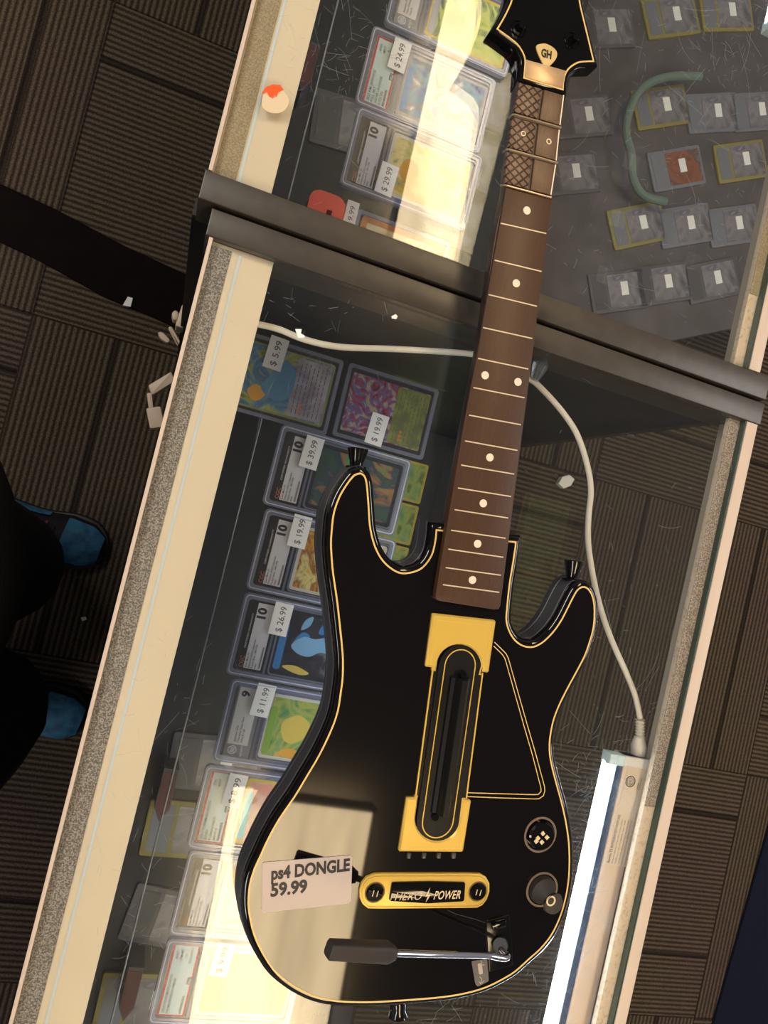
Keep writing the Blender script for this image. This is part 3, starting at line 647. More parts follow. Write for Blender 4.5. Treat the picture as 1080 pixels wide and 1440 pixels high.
# ---------------- LED fixtures
def fixture(label, ytop, ybot, sign, withlabel, pxs=0.):
    """sign=+1: the capped end shown is the upper end (far end of the lamp runs towards -y)"""
    r = root('light_fixture', label, 'tube light', (.455+pxs, (ytop+ybot)/2, -.035))
    X = pxs
    MB().box(.4440+X, .4690+X, ybot, ytop, -.034, -.020, .0015).build('housing', mat('fixture_cream', (222, 198, 176), .45), r)
    MB().prism([(.4366+X, ybot), (.4439+X, ybot), (.4439+X, ytop-.009), (.4366+X, ytop-.009)], -.031, -.0206, .0008).build('side_lens', lens, r)
    MB().tube([(.4308+X, ybot+(.001 if sign > 0 else .009), -.0265), (.4308+X, ytop-.009, -.0265)], .0046, 16).build('tube', emit_led, r)
    e = ytop if sign > 0 else ybot
    MB().box(.4268+X, .4430+X, e-.010*sign if sign > 0 else e, e if sign > 0 else e+.010, -.031, -.0185, .002).build('end_cap', mat('cap_blue_white', (206, 226, 230), .4), r)
    MB().box(.4425+X, .4705+X, e-.009 if sign > 0 else e, e if sign > 0 else e+.009, -.036, -.0185, .001).build('end_cap', white, r)
    MB().box(.4692+X, .4725+X, ybot, ytop-.012, -.034, -.024, .001).build('side_lens', lens, r)
    return r
fx = fixture('glowing white tube light under the glass at the guitar lower right', -.1345, -1.05, 1, True)
q0 = [P(a, b, -.0198) for a, b in [(883, 1075), (913, 1079), (880, 1219), (850, 1216)]]
lb = MB().prism(q0, -.0199, -.0196).build('paper_label', mat('beige_label', (222, 204, 182), .5), fx)
def along(p1, p2): a = P(*p1, -.0195); b = P(*p2, -.0195); return (b.x-a.x, b.y-a.y)
dirn = along((856, 1210), (875, 1130))
def pl(a, b): q = P(a, b, -.0195); return (q.x, q.y)
text('lettering', 'Barrina T5 INTEGRATED FIXTURE', pl(855, 1213), dirn, .0028, ink, lb, -.0194, align='LEFT', width=.0435, bold=.005)
for k, s in enumerate(['Model: T5 LED 40W Watts: 40W  Lumens: 4400lm', 'T5/40K Input: 100-277V~50/60Hz  Color: 6500K', 'SUITABLE FOR DAMP LOCATIONS  MADE IN CHINA', 'CONFORMS TO UL STD 1598  CERTIFIED TO CSA STD', 'Complies with Part 15 of FCC rules  indoor use only']):
    q = pl(860.5+k*4.4, 1214+k*.6); text('lettering', s, q, dirn, .0013, ink, lb, -.0194, align='LEFT', width=.040+.008*(k == 4))
q = pl(886.5, 1099)
MB().ring(circ(q[0], q[1], .0052), circ(q[0], q[1], .0044), -.0195, -.0193).build('emblem', ink, lb)
MB().ring(circ(q[0], q[1], .0036), circ(q[0], q[1], .0032), -.0195, -.0193).build('emblem', ink, lb)
text('lettering', 'ETL', q, dirn, .0032, ink, lb, -.0193, width=.005, bold=.02)
text('lettering', 'LISTED\nIntertek 4007', pl(899, 1102), dirn, .0014, ink, lb, -.0193, width=.011)
fx2 = fixture('glowing white tube light end at the top right corner of the far case', 1.10, .552, -1, False, pxs=-.004)
# power cord
cz = -.03
cp = [(330, 446), (360, 455), (392, 463), (430, 478), (480, 488), (560, 491), (655, 497), (700, 505), (745, 533), (760, 545), (790, 578), (812, 612), (826, 655), (831, 690), (828, 722), (827, 760), (833, 805), (843, 850), (858, 895), (880, 945), (893, 978), (900, 1010)]
pt = spline([tuple(P(a, b, cz)) for a, b in cp], 5, False)
r = root('power_cord', 'white power cord curving under the glass from left rail to tube light', 'power cord', P(831, 690, cz))
MB().tube(pt, .0026, 12).build('cord', cord, r)
a, b = P(900, 1012, cz), P(900, 1036, cz); n = 13
MB().tube([a.lerp(b, k/(n-1)) for k in range(n)], [.0030 if k % 2 else .0046 for k in range(n)], 14).build('strain_relief', cord, r)
a, b = P(899, 1036, cz), P(897, 1062, cz)
MB().tube([a, a.lerp(b, .3), a.lerp(b, .5), a.lerp(b, .9), b], [.0045, .0062, .0072, .0068, .0062], 16).build('plug', cord, r)
r = root('cable_clip', 'clear plastic cable clip holding the cord right of the neck', 'clip', P(757, 520, -.02))
a, b = P(765, 500, -.02), P(751, 535, -.028)
MB().tube([a, a.lerp(b, .35), a.lerp(b, .7), b], [.003, .0075, .006, .0035], 10).build('body', clear('clip_plastic', (.8, .84, .88), .18, (.85, .9, 1), 0, .08, .12), r)
for dx in (-.003, 0, .003): MB().tube([a+Vector((dx, -.008, .001)), b+Vector((dx*.6, 0, .003))], .0006, 6).build('prong', chrome, r)

# ---------------- bits on the glass and rails
def scrap(label, pts, z, m, name='paper_scrap', cat='paper scrap', t=.0006):
    q = [P(a, b, z) for a, b in pts]; c = sum(q, Vector((0, 0, 0)))/len(q)
    o = MB().prism([tuple(p[:2]) for p in q], z+.0001, z+t).build(name, m, org=(c.x, c.y, z)); return tag(o, label, cat)
scrap('torn white paper scrap on the glass over the left end of the cord', [(415, 463), (424, 463), (423, 469), (429, 473), (427, 475), (419, 475)], 0, paper)
scrap('tiny white paper scrap on the glass near the black bars', [(550, 445), (556, 442), (559, 445), (557, 449), (551, 448)], 0, paper)
scrap('crumpled pale scrap on the carpet seen through glass right of neck', [(781, 680), (786, 671), (796, 668), (803, 674), (798, 683), (788, 687)], FZ, white, t=.015)
scrap('small pale scrap on the carpet beside the black floor strip', [(173, 431), (180, 419), (187, 421), (184, 433)], FZ, white, t=.01)
scrap('tiny pale crumb on the carpet between the two sneakers', [(114, 868), (121, 867), (122, 871), (116, 873)], FZ, white, t=.004)
r = root('round_sticker', 'torn round white sticker with an orange patch on the far cream rail', 'sticker', P(384, 140, 0))
MB().prism(spline(px([(368, 146), (370, 133), (377, 131), (384, 139), (392, 130), (398, 128), (406, 140), (403, 152), (394, 159), (380, 159), (370, 153)], 0), 3), .0001, .0006).build('backing', mat('torn_paper', (222, 200, 170), .7), r)
MB().prism(px([(368, 131), (374, 123), (384, 119.5), (394, 121), (398.5, 127), (391, 131), (389, 137), (386, 134), (384, 139), (378, 136), (375, 130), (370, 133)], 0), .0007, .0010).build('orange_patch', mat('orange_print', (236, 84, 22), .5), r)

# latch bits hanging off the left side of the case
def lock(label, px_, py_, z, parts):
    q = P(px_, py_, z); r = root('padlock', label, 'padlock', (q.x, q.y, z), 'padlocks on the case side')
    for nm, pts, dz in parts:
        MB().prism(roundpoly(px(pts, z), .003), z-dz, z, .002).build(nm, mat('pale_lock_plastic', (206, 184, 160), .5), r)
    return r
lz = -.45
lock('pale plastic padlock sticking out beside the left rail, upper one', 260, 450, lz, [('body', [(256, 428), (264, 424), (268, 430), (258, 462), (246, 458)], .03), ('knob', [(241, 440), (247, 435), (252, 440), (250, 450), (243, 450)], .02), ('strap', [(236, 460), (241, 458), (254, 480), (250, 487)], .008), ('tab', [(221, 467), (228, 466), (240, 478), (236, 483), (226, 477)], .008)])
lock('pale plastic padlock with open square shackle beside the left rail, lower one', 225, 560, lz, [('body', [(205, 574), (226, 571), (232, 600), (211, 603)], .025), ('hasp', [(208, 542), (241, 522), (246, 536), (214, 556)], .02), ('shackle', [(206, 552), (214, 552), (216, 574), (209, 575)], .01)])
# ================================================================== THE GUITAR
ZT = .032
G = root('guitar_controller', 'black toy guitar game controller with gold trim lying on the glass cases', 'guitar controller', (.30, -.10, 0))
goldpts = [(506.9,665.9),(498.5,668.5),(489.3,679.3),(480,694),(473.5,708.9),(468.9,725.6),(466.7,745.9),(465.6,764.4),(466.5,783),(468.5,805.2),(474.4,846.3),(478.5,883.3),(481,907.4),(482.4,929.6),(481.9,953.7),(479.6,972.2),(475.2,1000),(466.3,1025.9),(449.6,1061.1),(431.1,1092.6),(414.4,1120.4),(394,1150),(377.4,1179.6),(367.2,1201.9),(358,1222.2),(351.5,1244.4),(349.6,1270.4),(352.4,1292.6),(358,1314.8),(368.1,1337),(384.8,1363),(403.3,1379.6),(423.7,1392.6),(445.9,1401.9),(473.7,1407.4),(505.2,1408.9),(533.3,1408.4),(577.8,1405.6),(622.2,1401.8),(655.6,1396.2),(682.2,1388.4),(704.4,1377.8),(724.4,1365.6),(743.9,1348),(759.6,1334),(774.4,1315.6),(785.6,1293.3),(793,1271.1),(798.5,1243.3),(800.4,1213.7),(799.4,1184),(795.7,1158),(790.2,1132),(783.7,1108),(779,1090.4),(773.8,1068),(772.4,1050),(773.5,1034.8),(778,1012.6),(786.5,990.4),(798.5,966.3),(809.6,945.9),(822,921.9),(829,902),(833.5,886),(835.4,869.6),(835.2,851),(831.9,836.4),(826.3,828),(819,825.6),(811.5,830.7),(804,843.7),(791,869.6),(780,886.3),(768.9,898.3),(759.6,905.7),(748.5,910.2),(735.6,908.5),(724.4,901),(716,888),(711.9,873.3),(712.4,858.5),(716,823.3),(721.7,788),(724.6,768)]
neckpocket = [(725,762.5),(715,761.5),(670,754),(625.4,746.9),(613.9,745.6)]
g2pts = [(612.4,760.7),(607.8,779.3),(598.5,794),(587.4,802.4),(570.7,806.5),(557.8,804.3),(543,794),(531.9,779.3),(524.4,760.7),(519.8,738.5),(518,712.6),(516,686.7),(514.3,675.5),(511.6,669)]
def seg_spline(chain, k):  # open spline through chain
    return spline(chain, k, False)
A_ = seg_spline([(p[0], p[1]) for p in goldpts], 3)
B_ = seg_spline([(613.7, 747.5)]+g2pts+[goldpts[0]], 3)[:-1]
outline_px = A_+neckpocket+B_
gold_xy = ccw(px(outline_px, ZT))
def body_ring(d, z): return [(x, y, z) for x, y in offset(gold_xy, d)]
MB().loft([body_ring(.0050, .0250), body_ring(.0056, .0256), body_ring(.0056, .0266), body_ring(.0053, .0285), body_ring(.0044, .0304), body_ring(.0030, .0315), body_ring(.0014, .0320), body_ring(0, .0320)]).build('body', blk, G)
MB().loft([body_ring(-.001, .0005), body_ring(.0045, .0014), body_ring(.0068, .0035), body_ring(.0073, .0065), body_ring(.0073, .0112), body_ring(.0068, .0116), body_ring(.0068, .0120), body_ring(.0072, .0124), body_ring(.0066, .0200), body_ring(.0058, .0244), body_ring(.0050, .0249)]).build('back_shell', blks, G)
MB().ring(offset(gold_xy, .00075), offset(gold_xy, -.00050), ZT-.0002, ZT+.0002).build('binding', line, G)
# --- neck
ZF = .0385
Ltop = [(729.5, 112.8), (711.6, 262), (697.5, 330), (674.5, 480), (651, 600), (633, 720), (613, 838)]
Rtop = [(795, 131), (776, 277), (764.5, 380), (751, 480), (735.6, 600), (719, 720), (702.5, 850)]
dep = [.0165, .0165, .0165, .0160, .0165, .0230, .031]
wid = [.95, .95, .95, .92, .92, .97, 1.0]
rings = []
for (a, b, dz, w) in zip(Ltop, Rtop, dep, wid):
    l = P(*a, ZF); r_ = P(*b, ZF); c = (l+r_)/2; hv = (r_-l)/2
    ring = []
    for t, zz in ((-1, 0), (-1.0, -.004), (-1.01*w, -.010), (-.97*w, -.4*dz-.007), (-.80*w, -dz), (-.4, -dz-.0015), (0, -dz-.002), (.4, -dz-.0015), (.80*w, -dz), (.97*w, -.4*dz-.007), (1.01*w, -.010), (1., -.004), (1, 0)):
        z_ = max(ZF-.0012+zz, .0012); ring.append(c+hv*t+Vector((0, 0, z_-ZF)))
    rings.append(ring)
MB().loft(rings).build('neck', neckm, G)
# --- fretboard
fbL = [(711.6, 262), (697.5, 330), (674.5, 480), (651, 600), (633, 720), (612.6, 842)]
fbR = [(776, 277), (764.5, 380), (751, 480), (735.6, 600), (719, 720), (702.3, 857.5)]
poly = px([(711.6, 262), (692.4, 372), (674.5, 480), (651.5, 600), (612.3, 836), (613, 841), (618, 845)]+[(696, 857.5), (701.5, 856.5), (703.6, 852), (735.6, 602), (751.3, 480), (776.6, 277)], ZF)
fb = MB().prism(poly, ZF-.006, ZF+.0003, .0007).build('fretboard', wood, G)
mb = MB(); mb.strip(px([(713.6, 300), (691.1, 380), (678.4, 455), (656.7, 600), (620.4, 838), (624, 844), (697, 854.6), (702.2, 850)], ZF+.0003), .0004, ZF+.0003, ZF+.00042)
mb = MB(); mb.strip(px([(708.5, 290), (691.1, 384), (678.2, 457), (656.7, 600), (620.6, 839), (622.5, 843.5), (697.5, 854.5), (702.3, 851), (730.2, 637), (762.6, 380), (774.2, 290)], ZF+.0003), .00028, ZF+.0003, ZF+.00036)
mb.build('edge_groove', mat('groove_brown', (52, 30, 20), .5), fb)
frets = [((622.9,822.2),(701.8,832.9)),((626.7,798.2),(704.4,808.9)),((630.4,772.2),(707.6,783.6)),((634.4,745.6),(710.7,756.9)),((639.3,716.7),(714.4,728.4)),((644,686.2),(718.4,698.2)),((648.4,654),(722.8,666.7)),((653.9,620),(727.2,633.3)),((659.6,583.8),(732.2,597.3)),((665.8,545.1),(737.3,559.3)),((672.2,504),(742.7,519)),((679.3,460.7),(748.4,476)),((687.1,414.4),(754.9,430.7)),((695.6,366),(761.4,381.8)),((704,314),(768,328.5))]
zf = ZF+.0004
for a, b in frets:
    MB().strip(px([a, b], zf), .00085, zf-.0001, zf+.0003).build('fret', fretm, G)
for a, b, bl in (((711, 260.5), (775, 278), (704.5, 261)), ((714, 209.5), (784, 229), (707.5, 214)), ((721.5, 160.5), (789, 179.5), (715.5, 166))):
    p = [P(*bl, ZF-.008), P(*a, ZF+.0012), P(*b, ZF+.0012)]
    MB().tube([p[0], p[0].lerp(p[1], .85), p[1].lerp(p[2], .03), p[2]], .0008, 8).build('fret', mat('metal_fret', (190, 168, 140), .3, metal=.6), G)
for c in [(688.9,643.3),(679.6,707.8),(671.6,764.7),(664.4,815.6),(682.2,527.8),(728.4,537.1),(726,398.4),(741,296)]:
    q = P(*c, zf); MB().prism(circ(q.x, q.y, .0030), zf-.0001, zf+.0002).build('fret_marker', ivory, G)
# hatch material for the left row of buttons
def hatchmat():
    m = bpy.data.materials.new('crosshatch_button'); m.use_nodes = True; nt = m.node_tree; b = nt.nodes['Principled BSDF']; L = nt.links.new
    b.inputs['Roughness'].default_value = .38
    tc = nt.nodes.new('ShaderNodeTexCoord'); outs = []
    for ang in (math.radians(-60), math.radians(38)):
        mp = nt.nodes.new('ShaderNodeMapping'); mp.inputs['Rotation'].default_value = (0, 0, ang); L(tc.outputs['Object'], mp.inputs[0])
        sx = nt.nodes.new('ShaderNodeSeparateXYZ'); L(mp.outputs[0], sx.inputs[0])
        s = nt.nodes.new('ShaderNodeMath'); s.operation = 'MULTIPLY'; s.inputs[1].default_value = 1/.0050; L(sx.outputs[0], s.inputs[0])
        f = nt.nodes.new('ShaderNodeMath'); f.operation = 'FRACT'; L(s.outputs[0], f.inputs[0])
        a = nt.nodes.new('ShaderNodeMath'); a.operation = 'SUBTRACT'; a.inputs[1].default_value = .5; L(f.outputs[0], a.inputs[0])
        c = nt.nodes.new('ShaderNodeMath'); c.operation = 'ABSOLUTE'; L(a.outputs[0], c.inputs[0]); outs.append(c.outputs[0])
    mn = nt.nodes.new('ShaderNodeMath'); mn.operation = 'MINIMUM'; L(outs[0], mn.inputs[0]); L(outs[1], mn.inputs[1])
    r = nt.nodes.new('ShaderNodeMapRange'); r.inputs[1].default_value = .04; r.inputs[2].default_value = .13; L(mn.outputs[0], r.inputs[0])
    x = nt.nodes.new('ShaderNodeMix'); x.data_type = 'RGBA'; x.inputs[6].default_value = s2l((44, 32, 26))+(1,); x.inputs[7].default_value = s2l((112, 86, 68))+(1,)
    L(r.outputs[0], x.inputs[0]); L(x.outputs[2], b.inputs['Base Color'])
    bp = nt.nodes.new('ShaderNodeBump'); bp.inputs['Strength'].default_value = .9; bp.inputs['Distance'].default_value = .0012
    L(r.outputs[0], bp.inputs['Height']); L(bp.outputs[0], b.inputs['Normal'])
    return m
hm = hatchmat()
def lerp2(a, b, t): return (a[0]+(b[0]-a[0])*t, a[1]+(b[1]-a[1])*t)
rows = [((731, 115.5), (793.5, 134), (722.8, 157), (788.3, 176)), ((720.8, 164), (787.3, 183), (714.8, 206.5), (783, 226)), ((713.5, 213), (782.3, 232), (710, 257), (775.6, 274.5))]
for tl, tr, bl, br in rows:
    z = ZF+.0006
    t1, t2 = lerp2(tl, tr, .505), lerp2(tl, tr, .555); b1, b2 = lerp2(bl, br, .505), lerp2(bl, br, .555)
    MB().prism(px([tl, t1, b1, bl], z), ZF-.003, z, .0006).build('fret_button', hm, G)
    bt = MB().prism(px([t2, tr, br, b2], z), ZF-.003, z, .0006).build('fret_button', btn, G)
    e1, e2 = lerp2(tl, tr, .985), lerp2(bl, br, .985)
    MB().strip(px([e1, e2], z), .0009, z, z+.0002).build('edge_line', ivory, bt)
for c, rr in (((735.5, 188.3), .0020), ((771.4, 199.4), .0022)):
    q = P(*c, ZF+.0006); MB().ring(circ(q.x, q.y, rr), circ(q.x, q.y, rr*.6), ZF+.0006, ZF+.0012).build('button_ring', fretm, G)
# --- headstock
ZH = .0395
hgold = [(722, 0), (712, 20), (700.7, 38.9)]
hl = spline([(722, 0), (712.5, 19), (700.7, 38.9)], 4, False)[:-1]+spline([(700.7, 38.9), (715.6, 50), (728.5, 61), (736, 74), (738.6, 85), (738, 98), (736.9, 109.3)], 3, False)
hr = spline([(791.5, 126), (792.2, 114.8), (795.4, 103.7), (801.7, 94.4), (813.7, 86.2), (824, 84), (837.8, 83)], 3, False)[:-1]+spline([(837.8, 83), (831, 42), (823.9, 0)], 4, False)
top = spline([(823.9, 0), (821, -40), (826, -80), (838, -112), (800, -128), (762, -122), (724, -126), (735, -85), (734, -40), (722, 0)], 4, False)[1:-1]
hs = ccw(px(hl+hr+top, ZH))
TY0 = P(770, 100, ZH).y; TT = math.tan(math.radians(7))
def tilt(o):
    for v_ in o.data.vertices:
        y_ = v_.co.y+ORG[o].y
        if y_ > TY0: v_.co.z -= (y_-TY0)*TT
    return o
def hring(d, z): return [(x, y, z) for x, y in offset(hs, d)]
tilt(MB().loft([hring(.0018, .0225), hring(.0034, .0235), hring(.0036, .030), hring(.0036, .0372), hring(.0030, .0388), hring(.0018, .0394), hring(0, .0395)]).build('headstock', blk, G))
tilt(MB().ring(offset(hs, .0006), offset(hs, -.0006), ZH-.0001, ZH+.0002).build('headstock_binding', line, G))
MB().prism(px([(739.4, 84), (795.5, 99.8), (792.5, 113), (791.2, 124.6), (737.8, 108.8), (739, 96)], ZH+.0002), ZH+.0001, ZH+.0006, .0002).build('nut_plate', mat('bronze_plate', (196, 166, 130), .32, metal=.3, noise=(40, (176, 144, 110), .4, .6)), G)  # thin tan plate over the pale area between headstock and fret buttons; cause unsettled
pk = ccw(px(spline([(755.5, 64), (763, 59.2), (771, 59.3), (781, 65), (785.4, 73.5), (781, 84.5), (768.5, 95), (761.5, 84)], 5), ZH+.0006))
pkm = tilt(MB().prism(pk, ZH+.0001, ZH+.0009, .0002).build('pick_emblem', mat('pick_gold', (216, 186, 124), .45), G))
q = P(770, 73.8, ZH+.001); e = P(780, 76.6, ZH+.001)
tilt(text('lettering', 'GH', q, (e.x-q.x, e.y-q.y), .0066, mat('true_black', (12, 12, 12), .5), pkm, ZH+.00105, width=.0092, bold=.045, shear=.12))
for c in ((731.5, 37), (808.5, 52)):
    q = P(*c, ZH); 
    o = tilt(MB().ring(circ(q.x, q.y, .0066), circ(q.x, q.y, .0058), ZH, ZH+.0007).build('tuning_screw', blk, G))
    tilt(MB().tube([(q.x, q.y, ZH+.0001), (q.x+.0004, q.y-.0006, ZH+.006)], [.0034, .0030], 6).build('post', blk, o))
# --- strum unit
zp = ZT+.0004
def stad(c1, c2, r_, z, n=14):
    """stadium outline between two pixel centres, radius in metres"""
    a = Vector(P(*c1, z)[:2]); b = Vector(P(*c2, z)[:2]); d = (b-a).normalized(); w = Vector((-d.y, d.x))
    out = []
    for k in range(n+1):
        t = math.pi*k/n; out.append(tuple(a+r_*(w*math.cos(t)-d*math.sin(t))))
    for k in range(n+1):
        t = math.pi*k/n; out.append(tuple(b+r_*(-w*math.cos(t)+d*math.sin(t))))
    return out
c1, c2 = (646, 938), (615.5, 1152)
mpp = (P(660, 1000, ZT)-P(640, 1000, ZT)).length/20
RB = 30.5*mpp
su = MB().prism(ccw(px([(607.5, 940), (678.6, 947), (656, 1122), (584, 1119)], ZT)), ZT-.001, ZT+.0008).build('strum_frame', mat('strum_satin', (15, 14, 17), .38, spec=.3), G)
MB().strip(px([(608.6, 940), (584.3, 1121)], zp+.0004), .0011, zp, zp+.0010).build('gold_edge', gold, su)
MB().strip(px([(678.4, 946), (655.5, 1123)], zp+.0004), .0011, zp, zp+.0010).build('gold_edge', gold, su)
# gold end plates (arch cut out by the raised surround)
def plate(name, pts, centre, side, inner):
    a = P(*centre, ZT+.003); outer = ccw(px(pts, ZT+.003))
    # outline with the arch: walk outer polygon, then the arc
    m = MB(); z0, z1, bev = ZT+.0001, ZT+.0032, .0016
    m.prism(roundpoly(outer, .0015, 3), z0, z1, bev)
    o = m.build(name, gold, G)
    MB().strip(px(inner, z1+.0001), .0007, z1-.0001, z1+.0003).build('raised_line', golde, o)
    return o
def arcpx(c, r, a0, a1, n=14): return [(c[0]+r*math.cos(math.radians(a0+(a1-a0)*k/n)), c[1]+r*math.sin(math.radians(a0+(a1-a0)*k/n))) for k in range(n+1)]
ax = math.degrees(math.atan2(1152-938, 615.5-646))-90   # tilt
ct, cb = (646, 938), (615.5, 1152)
up = arcpx(ct, 31.5, 180+ax, 360+ax)      # left -> over the top -> right
dn = arcpx(cb, 31.5, 0+ax, 180+ax)        # right -> under -> left
def cplate(name, outer_px, inner_line):
    z0, z1 = ZT+.0001, ZT+.0032
    poly = ccw(px(outer_px, z1)); ins = offset(poly, -.0013)
    o = MB().loft([[(x, y, z0) for x, y in poly], [(x, y, z1-.0012) for x, y in poly], [(x, y, z1) for x, y in ins]]).build(name, gold, G)
    MB().strip(px(inner_line, z1+.0001), .0006, z1-.0001, z1+.0002).build('raised_line', golde, o)
cplate('strum_plate_upper', [(598.8, 936), (608.6, 863.8), (610.5, 862.8), (696, 872.3), (697.8, 874.5), (688, 944.5), (686, 946.2), (678.5, 945.3), (677.6, 950), (673.9, 949.5), (677, 938)]+list(reversed(up))[1:-1]+[(615.8, 930), (613.5, 944.5), (608, 944), (608, 938.8), (600, 938)],
       [(613, 935.5), (605.5, 934.5), (614.8, 872), (690.8, 880.5), (682.5, 939.5), (679.5, 939)]+[(p[0], p[1]) for p in reversed(arcpx(ct, 34, 184+ax, 356+ax))][1:]+[(612.5, 935)])
cplate('strum_plate_lower', [(572.2, 1123.5), (574, 1122.3), (583.5, 1122.3), (584, 1119.6), (588.6, 1120), (584.3, 1150)]+list(reversed(dn))[1:-1]+[(646.6, 1156), (650.5, 1122.8), (655.5, 1123.4), (656, 1125), (661.5, 1125.4), (663, 1127.5), (652, 1197), (650, 1199), (562.5, 1198.3), (561, 1196.5)],
       [(577.5, 1130.5), (568, 1192.5), (646.5, 1193), (656.5, 1132.5)])
sr = MB().prism(stad(ct, cb, RB*.985, ZT), ZT+.0001, ZT+.0020).build('strum_surround', mat('strum_satin', (0, 0, 0)), G)
s1, s2 = stad((647, 936.5), (615.7, 1155), 21.9*mpp, ZT+.002), stad((647, 936.5), (615.7, 1155), 20.5*mpp, ZT+.002)
MB().ring(s1, s2, ZT+.0019, ZT+.0023).build('gold_ring', gold, sr)
sb = MB()
a0, a1 = P(645.5, 952, ZT), P(618, 1140, ZT); dd = (a1-a0).normalized(); ww = Vector((-dd.y, dd.x, 0))
rg = []
for p in (a0, a1):
    rg.append([p+ww*(t*mpp)+Vector((0, 0, zz)) for t, zz in ((14.5, .0018), (13, .0040), (8.5, .0052), (6.5, .0105), (3.5, .0125), (-3.5, .0125), (-6.5, .0105), (-8.5, .0052), (-13, .0040), (-14.5, .0018))])
rg = [[q+dd*.000 for q in rg[0]], rg[1]]
sb.loft(rg).build('strum_bar', mat('strum_black', (16, 15, 18), .34, spec=.35), G)
for c in ((650, 948), (611, 1148)):
    q = P(*c, ZT+.002); o = MB().tube([(q.x, q.y, ZT+.002), (q.x, q.y, ZT+.0045)], [.0032, .0026], 14).build('strum_pivot', blk, G)
for x in (575, 596.3, 617, 638):
    MB().prism(roundpoly(px([(x-2.6, 1199), (x+3, 1199), (x+2, 1207), (x-3.2, 1207)], ZT+.001), .0008), ZT, ZT+.0022, .0006).build('bridge_pin', mat('pin_grey', (70, 66, 68), .35), G)
# --- pickguard lines
pgm = line
MB().strip(px([(695.2, 903), (701.5, 909), (708, 915.5), (712, 920), (714.8, 926), (741, 1018), (753.5, 1061), (765.6, 1106), (766, 1112), (764, 1119), (758, 1123), (752, 1123.4), (700, 1121.8), (656, 1120)], ZT), .00062, ZT-.0001, ZT+.00022).build('pickguard_line', pgm, G)
MB().strip(px([(694.2, 908.5), (700, 914), (706, 920), (709.5, 925), (711.5, 931), (736.5, 1020), (749, 1063), (760.6, 1108), (760.6, 1113), (757, 1117), (752, 1117.4), (700, 1116), (656.8, 1114.6)], ZT), .00062, ZT-.0001, ZT+.00022).build('pickguard_line', pgm, G)
# --- hero power plate
hz = ZT+.0022
hpp = (P(640, 1250, ZT)-P(620, 1250, ZT)).length/20
hp_out = [(526.7,1228.9),(540,1228.6),(660,1228.6),(675.6,1229),(684,1234),(688.6,1243),(688.6,1254),(685,1265),(679,1273),(671,1276.9),(655,1277.2),(532,1278.4),(517.8,1278),(510,1272),(506,1263),(505.6,1253),(508.5,1242),(515.5,1233.5)]
hp = MB().prism(px(hp_out, hz), ZT+.0001, hz, .0006).build('hero_power_plate', gold, G)
gi = offset(ccw(px(hp_out, hz)), -.0016)
MB().ring(gi, offset(gi, -.00025), hz, hz+.00012).build('engraved_line', mat('dark_gold', (120, 92, 40), .5), hp)
win = roundpoly(px([(546.3, 1266), (550.3, 1241), (552, 1239.8), (602, 1238.6), (652, 1239.8), (653.6, 1241), (652, 1266.5), (600, 1269.5)], hz), .002)
wd = MB().prism(win, hz, hz+.0014, .0005).build('hero_power_button', blk, hp)
tdir = P(650, 1257.6, hz)-P(555, 1260.6, hz)
letm = mat('letter_cream', (222, 200, 160), .4)
a = P(574.5, 1260, hz+.0015); text('lettering', 'HERO', a, tdir, .0062, letm, wd, hz+.00155, width=36*hpp, bold=-.004, shear=.28, spacing=1.1)
a = P(629, 1258.2, hz+.0015); text('lettering', 'POWER', a, tdir, .0064, letm, wd, hz+.00155, width=37*hpp, bold=.016, shear=.28, spacing=1.05)
MB().prism(px([(605, 1248), (597.5, 1260.5), (601.5, 1260), (598.5, 1269), (606, 1257.3), (601.8, 1257.6)], hz+.0015), hz+.0015, hz+.0018).build('bolt_mark', letm, wd)
for c in ((527, 1254.8), (671.8, 1253.4)):
    q = P(*c, hz); o = MB().ring(circ(q.x, q.y, 13.2*hpp), circ(q.x, q.y, 11.6*hpp), hz-.0001, hz+.0003).build('button_collar', mat('dark_gold', (0, 0, 0)), hp)
    bt = MB().tube([(q.x, q.y, hz-.001), (q.x, q.y, hz+.0008), (q.x, q.y, hz+.0018)], [11.6*hpp, 11.6*hpp, 10*hpp], 24).build('small_button', blk, hp)
    for dx in (-2.2, 1.6): MB().strip([(q.x+dx*hpp*1.5, q.y-.0022), (q.x+dx*hpp*1.5+.0003, q.y+.0022)], .0006, hz+.0018, hz+.0021).build('button_mark', fretm, bt)
# --- round button + joystick
def well(c, r):
    q = P(*c, ZT)
    o = MB().ring(circ(q.x, q.y, r*hpp*1.05), circ(q.x, q.y, r*hpp*.93), ZT-.0001, ZT+.0006).build('button_collar', mat('bronze_rim', (122, 104, 86), .35), G)
    return q, o
q, _ = well((759.6, 1173.5), 23)
bt = MB().tube([(q.x, q.y, ZT-.0005), (q.x, q.y, ZT+.0030), (q.x, q.y, ZT+.0040), (q.x, q.y, ZT+.0040)], [.0112, .0112, .0100, .0080], 32).build('menu_button', blk, G)
q2 = P(763.3, 1178.2, ZT+.0045)
for (dx, dy) in ((0, 6), (5.6, 0.6), (-1.5, -6.2), (-7, -.5), (-9.5, -5)):
    MB().prism(px([(763.3+dx-4*.8, 1178-dy), (763.3+dx+.4, 1178-dy-3.6), (763.3+dx+3.6, 1178-dy+.2), (763.3+dx-.2, 1178-dy+3.8)], ZT+.0041), ZT+.0040, ZT+.0044).build('button_mark', letm, bt)
q, _ = well((762, 1250.6), 22.5)
